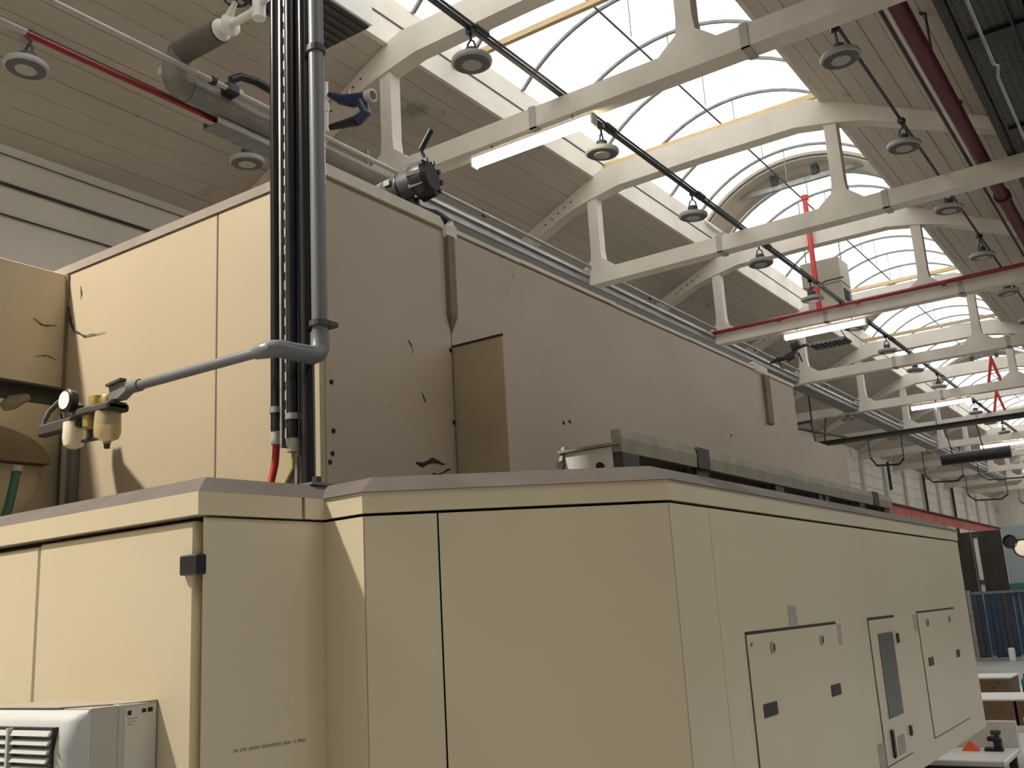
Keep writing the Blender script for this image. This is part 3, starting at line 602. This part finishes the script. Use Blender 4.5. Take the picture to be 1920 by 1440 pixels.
MB().tube([(-5.86, 6.0, 6.36), (-5.70, 6.0, 6.25), (-5.56, 6.0, 6.19), (-5.40, 6.0, 6.17)], [.025, .05, .065, .045], 12).build('valve_body', 'blue_valve', bv, True)
MB().tube([(-5.40, 6.0, 6.168), (-5.33, 6.0, 6.160)], [.055, .06], 14).build('hose_flange', 'pvc_light', bv, True)
MB().tube([(-5.328, 6.0, 6.16), (-5.325, 6.0, 6.16)], .04, 14).build('flange_bore', 'black', bv)
MB().tube([(-5.47, 6.0, 6.15), (-5.42, 6.0, 6.02), (-5.52, 6.0, 5.98)], [.05, .05, .05], 12).build('elbow', 'blue_valve', bv, True)
MB().tube([(-5.52, 6.0, 5.98), (-5.66, 6.0, 6.0), (-5.85, 6.0, 6.03)], [.05, .04, .03], 12).build('hose', 'black', bv, True)
MB().bar((-5.62, 6.0, 6.22), (-5.62, 6.0, 6.32), .02, .02).build('stem', 'brass', bv)
wv = thing('white_standpipe', (-5.9, 6.0, 6.0), 'thin white vertical pipe beside the blue valve', 'pipe')
MB().tube([(-5.9, 6.0, 6.0), (-5.9, 6.0, 6.5)], .018, 10).build('pipe', 'white_metal', wv, True); MB().tube([(-5.9, 6.0, 6.2), (-5.9, 6.0, 6.29)], .026, 10).build('socket', 'white_metal', wv, True)
MB().tube([(-5.9, 6.0, 6.33), (-5.86, 6.0, 6.36), (-5.80, 6.0, 6.32)], .022, 10).build('tee', 'white_metal', wv, True)
vb = thing('ventilation_box', (-5.8, 5.4, 7.0), 'white ventilation box with dark louvred underside under the roof', 'ventilation box')
MB().box(-6.10, -5.49, 4.6, 6.2, 7.02, 7.5).build('casing', 'white_metal', vb); MB().box(-6.08, -5.52, 4.62, 6.18, 6.995, 7.02).build('underside', 'dark_brown', vb)
for k in range(6): MB().box(-6.07+k*.095, -6.03+k*.095, 4.64, 6.16, 6.98, 6.996).build('slat', 'charcoal', vb)
# cable tray and thin pipe under the trusses
ct = thing('cable_tray', (-6.13, 6, 5.70), 'short galvanised cable tray below the insulated pipe', 'cable tray')
MB().box(-6.24, -6.05, 4.9, 7.16, 5.70, 5.71).build('tray_base', 'galv_dark', ct)
MB().box(-6.06, -6.05, 4.9, 7.16, 5.71, 5.762).build('tray_side', 'galvanised', ct); MB().box(-6.24, -6.23, 4.9, 7.16, 5.71, 5.762).build('tray_side', 'galv_dark', ct)
for y in (5.2, 6.9): MB().box(-6.25, -6.235, y, y+.04, 5.70, 6.28).build('hanger', 'galv_dark', ct)
for k in range(9):
    y0, y1 = TY[2+k]+.1, TY[3+k]-.1
    t = thing('trunking', (-6.4, y0, 6.05), 'galvanised trunking fixed between two trusses, %s from the viewer' % ORD[k], 'trunking', 'trunking between the trusses')
    MB().tube([(-6.31, y0, 6.27), (-6.31, y1, 6.27)], .022, 10).build('pipe', 'galvanised', t, True)
    MB().box(-6.66, -6.36, y0, y1, 6.03, 6.10).build('tray', 'galv_dark', t)
    MB().box(-6.36, -6.345, y0, y1, 6.03, 6.13).build('tray_edge', 'galvanised', t)
    MB().prism_y([(-6.43+.12*math.cos(a), 6.12+.11*math.sin(a)) for a in [PI*j/8 for j in range(9)]], y0, y1-.02).build('half_round', 'galvanised', t, True)
    MB().box(-6.325, -6.295, y0+1.6, y0+1.66, 6.23, 6.31).build('clip', 'black', t)
# conduits and cables on the left wall
for k, (z, r_, nm) in enumerate(((5.90, .017, 'thick dark pipe along the top of the white side wall'), (5.59, .009, 'thin dark cable along the white side wall, below the pipe'), (6.20, .006, 'thin cable in the corner of wall and plank ceiling'))):
    tag(MB().tube([(-8.782, 1, z), (-8.782, 15, z)], r_, 8).build('wall_pipe' if k == 0 else 'wall_cable', 'dark_brown', org=(-8.782, 1, z), smooth=True), nm, 'pipe' if k == 0 else 'cable')

# ================================================================== lamps
def make_highbay(x, y, z, label, grp):
    t = thing('high_bay_lamp', (x, y, z), label, 'lamp', grp)
    MB().lathe((x, y, z), [(.150, 0), (.163, .008), (.166, .025), (.160, .045), (.10, .062), (.06, .075)], 28).build('housing', 'lamp_grey', t, True)
    MB().lathe((x, y, z), [(.146, -.004), (.146, .006)], 28).build('reflector_ring', 'lamp_dark', t, True)
    MB().lathe((x, y, z), [(.078, -.012), (.082, .0)], 24).build('lens', 'lamp_lens', t, True)
    MB().lathe((x, y, z), [(.055, .07), (.055, .13), (.04, .14)], 14).build('driver', 'lamp_dark', t, True)
    MB().tube([(x-.05, y, z+.10), (x-.03, y, z+.19), (x, y, z+.22), (x+.03, y, z+.19), (x+.05, y, z+.10)], .009, 6).tube([(x, y, z+.21), (x, y, z+.28)], .012, 6).build('hook', 'charcoal', t)
    MB().box(x-.03, x+.03, y-.03, y+.03, z+.27, z+.313).build('clamp', 'black', t)
    return t
proto = None
rows = [(-4.13, 5.84, 2.10, 13, 'row under the roof light'), (-1.76, 7.75, 2.09, 10, 'row right of the roof light'), (-6.80, 3.68, 2.17, 2, 'row above the left enclosure'), (-6.75, 20.6, 4.3, 6, 'row beside the left wall')]
for x, y0, st_, n_, nm in rows:
    for k in range(n_):
        y = y0+st_*k; z = 5.92; lab = 'grey round high-bay lamp, %s of the %s' % (ORD[k], nm)
        if proto is None: proto = o = make_highbay(x, y, z, lab, 'lamps in the '+nm)
        else:
            o = copy_tree(proto); tag(o, lab, 'lamp', 'lamps in the '+nm); o.location = (x, y, z)
            o.rotation_euler = (random.uniform(-.06, .06), random.uniform(-.06, .06), random.uniform(0, 3))
# cable ladder carrying the middle row
cl = thing('cable_run', (-4.13, 20, 6.24), 'dark bundle of cables and rails along the middle lamp row', 'cable run')
for dx in (-.034, .0, .034): MB().tube([(-4.13+dx, 2, 6.265), (-4.13+dx, 50, 6.265)], .012, 6).build('cable', 'charcoal', cl)
MB().box(-4.142, -4.118, 2, 50, 6.238, 6.25).build('rail', 'dark_brown', cl)
for k in range(14):
    y = 3.1+k*2.16; MB().cbox(-4.18, -4.08, y+.6, y+.8, 6.245, 6.295, .015).build('sleeve', 'black', cl)
tag(MB().tube([(-1.76, 5, 6.25), (-1.76, 36, 6.25)], .016, 8).build('lamp_cable', 'charcoal', org=(-1.76, 5, 6.3)), 'thin cable carrying the right-hand lamp row', 'cable')
tag(MB().tube([(-6.75, 20.5, 6.25), (-6.75, 43, 6.25)], .016, 8).build('lamp_cable', 'charcoal', org=(-6.75, 20, 6.25)), 'thin cable carrying the far lamp row beside the left wall', 'cable')
tag(MB().tube([(-6.80, 2, 6.25), (-6.80, 7.1, 6.25)], .016, 8).build('lamp_cable', 'charcoal', org=(-6.8, 2, 6.3)), 'thin cable carrying the two lamps at upper left', 'cable')
# straps round the chords
for i in range(2, 8):
    for sx, nmx in ((-4.42, 'left'), (-2.35, 'right')):
        y = TY[i]; t = tag(MB().box(sx-.035, sx+.035, y-.108, y-.1005, 5.985, 6.21).box(sx-.035, sx+.035, y-.108, y+.108, 5.985, 5.999).build('chord_strap', 'strap_pale', org=(sx, y, 6.0)), 'pale strap round the %s half of the truss chord, %s from the viewer' % (nmx, ORD[i]), 'strap', 'straps round the truss chords')
# fluorescent fittings
def fluo(y, idx, glow, power, x=-4.47, z=5.86, where='', col=(1, .86, .68)):
    t = thing('fluorescent_light', (x, y, z), 'glowing fluorescent tube light under the truss chord, %s' % where, 'light', 'fluorescent lights')
    MB().cbox(x-.68, x+.68, y-.045, y+.045, z+.045, z+.085, .01).build('housing', 'white_metal', t)
    MB().loft([[(xx, y+.05*math.cos(a), z+.01+.038*math.sin(a)) for a in [2*PI*j/12 for j in range(12)]] for xx in (x-.655, x+.655)]).build('tube', glow, t, True)
    for s_ in (-1, 1): MB().cbox(x+s_*.665-.012, x+s_*.665+.012, y-.05, y+.05, z-.03, z+.06, .005).build('end_cap', 'white_metal', t)
    for s_ in (-.45, .45): MB().tube([(x+s_, y, z+.08), (x+s_, y, z+.15)], .008, 6).build('hanger', 'galv_dark', t)
    if power:
        lo = lamp_area('tube_light', (0, 0, -.045), 1.3, .10, power, col); lo.parent = t
fluo(TY[2]-.06, 0, 'tube_glow', 14, where='nearest one in view')
fluo(TY[4]-.06, 1, 'tube_glow_far', 10, where='second in view, beside the beige heater')
fluo(TY[6]-.06, 2, 'tube_glow_far', 8, where='third in view')
fluo(TY[8]-.06, 3, 'tube_glow_far', 8, where='fourth in view, beside the black duct')
fluo(TY[10]-.06, 4, 'tube_glow_far', 8, where='farthest down the hall')
fluo(3.0, 5, 'tube_glow_far', 30, x=3.6, z=6.6, where='added unseen in the neighbouring bay to brighten the machine side', col=(1, .93, .82))  # added fitting, never in view, lifts the machine faces turned to the right
# the one high-bay lamp that is switched on: next in the middle row, above and behind the viewer
lit = copy_tree(proto); tag(lit, 'lit high-bay lamp out of view behind the viewer', 'lamp', 'lamps in the row under the roof light'); lit.location = (-3.97, -.5, 5.68)
for ch_ in lit.children:
    if ch_.name.startswith('lens'):
        ch_.data = ch_.data.copy(); ch_.data.materials[0] = MATS['tube_glow']
ll = bpy.data.lights.new('high_bay_light', 'AREA'); ll.shape = 'DISK'; ll.size = .24; ll.energy = KEY_STRENGTH; ll.color = (1, .93, .80)
lo_ = bpy.data.objects.new('high_bay_light', ll); COL.objects.link(lo_); lo_.location = (-3.97, -.5, 5.66)
tag(MB().tube([(-3.97, -.5, 6.0), (-3.97, -.5, 8.8)], .012, 6).build('lamp_rod', 'charcoal', org=(-3.97, -.5, 6.0)), 'rod carrying the lit high-bay lamp behind the viewer', 'rod')

# ================================================================== red pipes, right-hand services
rp = thing('sprinkler_main', (-1.3, 10, 6.32), 'thick dark red pipe running along the upper right ceiling', 'pipe')
MB().tube([(-1.30, 3, 6.34), (-1.30, 40, 6.34)], .075, 16).build('pipe', 'dark_red', rp, True)
for y in (13.0, 21.5, 30): MB().tube([(-1.30, y, 6.34), (-1.30, y+.12, 6.34)], .098, 16).build('coupling', 'dark_red', rp, True)
tag(MB().tube([(-1.385, 3, 6.31), (-1.385, 12, 6.31)], .010, 6).build('white_wire', 'white_gloss', org=(-1.385, 3, 6.31)), 'thin white line along the left flank of the thick red pipe', 'wire')
tag(MB().tube([(-1.43, 3, 6.32), (-1.43, 40, 6.32)], .018, 8).build('thin_dark_pipe', 'dark_brown', org=(-1.43, 3, 6.32)), 'thin dark pipe parallel to the thick red pipe', 'pipe')
tag(MB().tube([(-.985, 3, 6.26), (-.985, 40, 6.26)], .052, 12).build('black_pipe', 'black', org=(-.985, 3, 6.26), smooth=True), 'black pipe along the edge of the perforated tray', 'pipe')
pt_ = thing('perforated_tray', (-.6, 10, 6.0), 'dark perforated steel tray overhead at the upper right corner', 'cable tray')
MB().box(-.93, -.1, 2, 30, 6.20, 6.215).build('perforated_sheet', 'perforated', pt_); MB().box(-.55, -.54, 2, 30, 6.08, 6.2).build('flange', 'perforated', pt_)
for y in (6.5, 8.6, 10.7): MB().box(-.90, -.15, y, y+.25, 6.16, 6.20).build('cross_tie', 'black', pt_)
tag(MB().tube([(-.72, 4, 5.75), (-.72, 8.35, 5.75), (-.70, 8.45, 5.78), (-.73, 8.6, 5.75), (-.73, 20, 5.75)], .012, 8).build('grey_conduit', 'galvanised', org=(-.72, 4, 5.75)), 'thin grey conduit below the perforated tray', 'conduit')
for k, (x, y) in enumerate(((-1.25, 9.0), (-1.38, 11.1))):
    tag(MB().tube([(x, y, 6.40), (x, y, 6.80)], .012, 6).cbox(x-.05, x+.05, y-.03, y+.03, 6.78, 6.84, .01).build('pipe_hanger', 'dark_brown', org=(x, y, 6.4)), 'dark hanger rod holding the thick red pipe, %s one' % ('nearer' if k == 0 else 'farther'), 'hanger')
hp = thing('red_cross_pipe', (-4, TY[4]-.16, 6.2), 'thin red sprinkler pipe along the top of the third truss chord', 'pipe')
ty = TY[4]-.16
MB().tube([(-6.5, ty, 6.19), (-1.25, ty, 6.21)], .032, 12).build('pipe', 'red', hp, True)
for x in (-5.2, -3.9, -2.6): MB().tube([(x, ty, 6.19), (x+.06, ty, 6.19)], .042, 12).build('coupling', 'red', hp, True)
MB().tube([(-1.27, ty, 6.20), (-1.28, ty, 6.5), (-1.29, ty, 6.7)], .03, 10).build('riser', 'dark_red', hp, True)
rv = thing('red_riser', (-4.48, ty, 6.2), 'bright red vertical pipe rising to the roof light', 'pipe')
MB().tube([(-4.48, ty, 6.21), (-4.48, ty, 8.18)], .043, 12).build('pipe', 'red_bright', rv, True); MB().tube([(-4.48, ty, 8.12), (-4.48, ty, 8.20)], .055, 12).build('cap', 'red_bright', rv, True)
for k, (x, y, z0, z1) in enumerate(((-3.28, 24.5, 6.2, 8.0), (-3.86, 28.8, 6.2, 8.0))):
    t = thing('red_brace', (x, y, z0), 'small red crossed bracket under the far roof light, %s one' % ('nearer' if k == 0 else 'farther'), 'bracket')
    MB().tube([(x-.12, y, z0), (x+.02, y, z0+.6)], .035, 8).build('leg', 'red_bright', t); MB().tube([(x+.14, y, z0), (x-.0, y, z0+.6)], .035, 8).build('leg', 'red_bright', t)
ht = thing('air_heater', (-4.72, 17.2, 6.5), 'beige boxy air heater hanging behind the third truss', 'heater')
MB().cbox(-5.08, -4.40, 17.0, 17.6, 7.0, 7.46, .01).build('upper_box', 'heater_beige', ht); MB().cbox(-5.02, -4.40, 17.0, 17.6, 6.55, 6.99, .01).build('lower_box', 'heater_beige', ht)
MB().box(-4.402, -4.395, 17.1, 17.45, 6.68, 6.9).build('outlet', 'gap', ht)
for x in (-5.05, -4.43): MB().tube([(x, 17.3, 7.45), (x, 17.3, 8.79)], .012, 6).build('hanger', 'galv_dark', ht)
MB().tube([(-5.0, 17.0, 6.95), (-4.6, 16.8, 6.99), (-4.3, 16.8, 6.99)], .014, 6).build('band', 'charcoal', ht)
dp = thing('dark_panel', (-4.6, 16.5, 5.8), 'dark flat ribbed heater panel hanging below the third truss', 'heater panel')
MB().box(-4.92, -4.30, 16.35, 16.75, 5.80, 5.84).build('panel', 'black', dp)
for k in range(8): MB().box(-4.9+k*.075, -4.87+k*.075, 16.34, 16.76, 5.785, 5.80).build('rib', 'charcoal', dp)
for x in (-4.9, -4.32): MB().tube([(x, 16.55, 5.83), (x, 15.98, 6.01)], .010, 6).build('hanger', 'galv_dark', dp)
bm = thing('black_valve_train', (-5.3, 16.5, 5.7), 'black jumble of valves and pipes left of the dark panel', 'valve')
MB().tube([(-5.66, 16.5, 5.66), (-5.5, 16.5, 5.70), (-5.34, 16.5, 5.70)], [.015, .05, .03], 10).build('nozzle', 'black', bm, True)
MB().tube([(-5.36, 16.5, 5.69), (-5.22, 16.5, 5.74)], .07, 12).build('drum', 'black', bm, True); MB().tube([(-5.25, 16.5, 5.86), (-5.10, 16.5, 5.90)], .08, 12).build('drum', 'black', bm, True)
MB().tube([(-5.25, 16.5, 5.72), (-5.17, 16.5, 5.84), (-5.0, 16.5, 5.86), (-4.92, 16.5, 5.83)], .03, 8).tube([(-5.5, 16.5, 5.70), (-5.48, 16.5, 5.55), (-5.42, 16.5, 5.52)], .015, 6).tube([(-5.15, 16.5, 5.75), (-5.10, 16.5, 5.58)], .016, 6).build('pipework', 'black', bm, True)
MB().tube([(-5.2, 16.5, 5.9), (-5.2, 15.98, 6.01)], .010, 6).build('hanger', 'galv_dark', bm)
# far overhead clutter
ib = thing('black_beam', (-5, 24.3, 5.35), 'black steel beam spanning below the far trusses', 'beam')
MB().box(-7.9, -.4, 24.2, 24.32, 5.36, 5.38).box(-7.9, -.4, 24.25, 24.27, 5.28, 5.36).box(-7.9, -.4, 24.2, 24.32, 5.26, 5.28).build('i_section', 'dark_green', ib)
for x in (-7.2, -4.6, -2.6): MB().tube([(x, 24.26, 5.38), (x, 24.6, 6.05)], .02, 6).build('hanger', 'dark_green', ib)
gb = thing('grey_gantry_beam', (-6.5, 21.9, 5.45), 'thin dark green frame beam in front of the black beam', 'beam')
MB().bar((-7.9, 21.9, 5.46), (-6.72, 21.9, 5.50), .06, .05).bar((-7.3, 21.9, 5.46), (-6.6, 24.18, 5.36), .04, .04).bar((-6.75, 21.9, 5.46), (-7.4, 24.2, 5.36), .04, .04).build('frame', 'dark_green', gb)
MB().tube([(-6.73, 21.9, 5.5), (-6.73, 21.9, 7.2)], .02, 6).tube([(-7.8, 21.9, 5.48), (-7.8, 21.9, 6.72)], .02, 6).build('hanger', 'dark_green', gb)
dk = thing('black_duct', (-4.7, 29.5, 5.2), 'dark round duct crossing far down the hall', 'duct')
MB().tube([(-5.6, 29.5, 5.2), (-3.85, 29.5, 5.2)], .17, 14).build('duct', 'black', dk, True)
for x in (-5.3, -4.5): MB().tube([(x, 29.5, 5.36), (x, 28.93, 6.01)], .015, 6).build('hanger', 'charcoal', dk)
for k, (x, y, z, l_) in enumerate(((-6.9, 28.87, 5.2, .9), (-6.3, 33.19, 5.0, 1.1), (-5.2, 37.51, 5.3, 1.6), (-6.5, 41.83, 5.0, 1.4), (-4.2, 46.15, 5.4, 1.8), (-5.8, 50.47, 5.2, 1.5))):
    t = thing('hanging_pipework', (x, y, z), 'dark hanging pipe bend far down the hall, %s from the viewer' % ORD[k], 'pipe', 'dark pipework down the hall')
    MB().tube([(x-l_/2, y, z+.25), (x-l_/3, y, z), (x+l_/3, y, z-.05), (x+l_/2, y, z+.1)], .03, 8).build('pipe', 'black', t, True)
    MB().tube([(x-l_/2, y, z+.25), (x-l_/2, y, 6.01)], .014, 6).build('dropper', 'black', t)
    MB().tube([(x+l_/2, y, z+.1), (x+l_/2, y, 6.01)], .014, 6).build('dropper', 'black', t)
# ================================================================== background at floor level
rb = thing('red_crane_beam', (-5.05, 22, 3.2), 'red steel crane beam behind the machine', 'beam')
MB().box(-5.07, -5.05, 12, 33.5, 3.18, 3.40).build('web', 'red_beam', rb); MB().box(-5.14, -4.98, 12, 33.5, 3.395, 3.42).build('top_flange', 'dark_red', rb)
for y in (13, 33): MB().box(-5.12, -5.0, y, y+.15, 0, 3.18).build('column', 'dark_brown', rb)
for y in (22.5, 24.8): MB().box(-5.05, -5.04, y, y+.04, 3.2, 3.39).build('stiffener', 'red_beam', rb)
dw = thing('dark_partition', (-4.9, 27.4, 0), 'dark brown panel partition behind the blue fence', 'partition')
for k in range(3): MB().box(-6.2+k*.7, -5.52+k*.7, 27.4, 27.46, 0, 3.05).build('board', 'dark_brown', dw)
tag(MB().box(-4.10, 3.0, 27.5, 27.6, 1.72, 3.12).box(-4.10, 3.0, 27.48, 27.58, 0, 1.71).build('wall_partition', 'light_blue'), 'light blue partition wall at the right edge', kind='structure')
tag(MB().box(-4.12, 3.0, 27.42, 27.47, 1.48, 1.73).build('teal_band', 'teal', org=(-4, 27.4, 1.5)), 'teal band along the light blue partition', 'band')
wp = thing('white_post', (-4.56, 26.5, 0), 'white round post in front of the dark partition', 'post')
MB().tube([(-4.55, 26.5, 0), (-4.56, 26.5, 2.85)], .05, 10).build('shaft', 'white_metal', wp, True); MB().tube([(-4.56, 26.5, 2.85), (-4.56, 26.5, 2.95)], .08, 10).build('head', 'charcoal', wp); MB().tube([(-4.55, 26.5, 1.75), (-4.55, 26.5, 1.85)], .09, 10).build('collar', 'charcoal', wp)
fc = thing('blue_fence', (-4, 26, 0), 'dark blue strip fence standing at the far right', 'fence')
MB().tube([(-4.82, 26, 0), (-4.82, 26, 1.62)], .05, 8).build('post', 'galvanised', fc); MB().box(-4.8, -2.0, 25.98, 26.02, 1.52, 1.58).build('top_rail', 'galv_dark', fc)
for k in range(22): MB().box(-4.75+k*.128, -4.645+k*.128, 25.98+.02*(k % 2), 26.0+.02*(k % 2), .12, 1.52).build('strip', 'fence_blue' if k % 5 else 'charcoal', fc)
for k, x in enumerate((-4.1, -3.72)): tag(MB().cbox(x, x+.13, 25.6, 25.75, 0, .30, .02).build('white_bollard', 'white_gloss', org=(x, 25.6, 0)), 'small white block on the floor before the blue fence, %s one' % ('left' if k == 0 else 'right'), 'block')
tb = thing('work_table', (-1.4, 6.0, 0), 'small pale work table beyond the end of the machine', 'table')
MB().cbox(-1.9, -1.03, 5.81, 6.31, .72, .75, .006).build('table_top', 'white_metal', tb); MB().cbox(-1.9, -1.03, 6.31, 6.33, .72, .892, .006).build('back_panel', 'white_metal', tb)
MB().box(-1.88, -1.05, 5.84, 5.86, .40, .72).build('apron', 'dark_brown', tb)
for x in (-1.88, -1.09):
    for y in (5.85, 6.26): MB().box(x, x+.04, y, y+.04, 0, .72).build('leg', 'dark_brown', tb)
tp = thing('tape_dispenser', (-1.14, 6.12, .75), 'black tape dispenser standing on the work table', 'tape dispenser')
MB().cbox(-1.185, -1.09, 6.15, 6.20, .75, .768, .004).build('base', 'black', tp); MB().cbox(-1.135, -1.095, 6.15, 6.20, .768, .82, .006).build('upright', 'black', tp)
MB().cbox(-1.165, -1.10, 6.155, 6.195, .80, .826, .006).build('roll_holder', 'black', tp); MB().cbox(-1.145, -1.095, 6.16, 6.20, .832, .858, .006).build('cutter', 'charcoal', tp)
MB().box(-1.125, -1.105, 6.165, 6.19, .82, .835).build('neck', 'charcoal', tp)
MB_o = MB().loft([[(-1.30+a, 6.17+b_, .7505) for a, b_ in ((0, -.03), (.09, -.03), (.09, .03), (0, .03))], [(-1.26, 6.17, .80), (-1.25, 6.17, .80), (-1.25, 6.175, .80), (-1.26, 6.175, .80)]])
tag(MB_o.build('orange_marker', 'orange', org=(-1.26, 6.17, .75)), 'small bright orange pyramid lying on the work table', 'marker')
def crate(x0, x1, y0, y1, z0, z1, label, holes):
    t = thing('fruit_crate', ((x0+x1)/2, y0, z0), label, 'crate', 'brown perforated crates')
    MB().box(x0, x1, y0, y0+.012, z0, z1).build('front_side', 'brown_card', t); MB().box(x0, x1, y1-.012, y1, z0, z1).build('rear_side', 'brown_card', t)
    MB().box(x0, x0+.012, y0+.012, y1-.012, z0, z1).build('end_side', 'brown_card', t); MB().box(x1-.012, x1, y0+.012, y1-.012, z0, z1).build('end_side', 'brown_card', t)
    MB().box(x0+.012, x1-.012, y0+.012, y1-.012, z0, z0+.015).build('bottom', 'brown_card', t)
    MB().box(x0-.01, x1+.01, y0+.02, y1+.01, z1, z1+.012).build('cover_sheet', 'white_metal', t)
    for i, (fx, fz) in enumerate(holes):
        MB().lathe((x0+(x1-x0)*fx, y0-.002, z0+(z1-z0)*fz), [(.010, 0), (.010, .003)], 8, 'Y').build('hole', 'gap', t)
H5 = ((.25, .75), (.6, .75), (.45, .5), (.3, .25), (.7, .25))
crate(-2.25, -1.60, 9.8, 10.3, .69, .845, 'brown perforated crate, topmost behind the work table', ((.72, .75), (.86, .8), (.8, .5), (.74, .25), (.9, .25)))
crate(-2.1, -1.40, 8.6, 9.2, .60, .775, 'brown perforated crate, left one of the lower row', H5); crate(-1.38, -.75, 8.6, 9.2, .60, .775, 'brown perforated crate, right one of the lower row', H5)
def pallet(x0, x1, y0, y1, h, label):
    t = thing('pallet_table', ((x0+x1)/2, y0, 0), label, 'table')
    MB().box(x0, x1, y0, y1, h-.04, h).build('table_top', 'white_metal', t)
    for x in (x0+.02, x1-.08):
        for y in (y0+.02, y1-.08): MB().box(x, x+.06, y, y+.06, 0, h-.04).build('leg', 'dark_brown', t)
pallet(-2.5, -.5, 9.7, 11.0, .69, 'white packing table carrying the topmost crate'); pallet(-2.3, -.6, 8.5, 9.3, .60, 'white packing table carrying the lower crates')
for k, (x, y) in enumerate(((-1.49, 9.95), (-1.40, 10.02))):
    t = thing('teal_bottle', (x, y, .69), 'small teal bottle beside the topmost crate, %s one' % ('left' if k == 0 else 'right'), 'bottle')
    MB().lathe((x, y, .69), [(.035, 0), (.04, .02), (.04, .13), (.015, .16)], 14).build('body', 'teal', t, True); MB().lathe((x, y, .69), [(.016, .16), (.016, .185)], 10).build('cap', 'black', t)
yb_ = thing('yellow_post', (-1.0, 6.75, 0), 'yellow guard post at the lower right edge', 'post')
MB().tube([(-1.0, 6.75, 0), (-1.0, 6.75, .86)], .06, 14).build('shaft', 'yellow', yb_, True); MB().lathe((-1.0, 6.75, 0), [(.12, 0), (.12, .015)], 14).build('foot', 'yellow', yb_)
ls = thing('signal_lamp_stand', (-1.45, 12.0, 0), 'two round black signal lamps on a stand at the right edge', 'signal lamp')
MB().tube([(-1.42, 12.12, 0), (-1.42, 12.12, 2.3)], .03, 10).build('stand', 'charcoal', ls, True)
MB().bar((-1.75, 12.12, 2.08), (-1.40, 12.12, 2.06), .04, .04).build('arm', 'charcoal', ls)
l1 = MB().lathe((-1.727, 12.06, 2.10), [(.06, .05), (.075, 0), (.075, -.05), (.066, -.05), (.06, -.01)], 20, 'Y').build('lamp', 'black', ls, True)
l2 = MB().lathe((-1.61, 12.06, 2.02), [(.06, .05), (.10, 0), (.10, -.05), (.09, -.05), (.085, -.01)], 20, 'Y').build('lamp', 'black', ls, True)
MB().lathe((-1.61, 12.02, 2.02), [(.084, 0), (.06, -.015)], 20, 'Y').build('lens', 'signal_glow', l2, True)
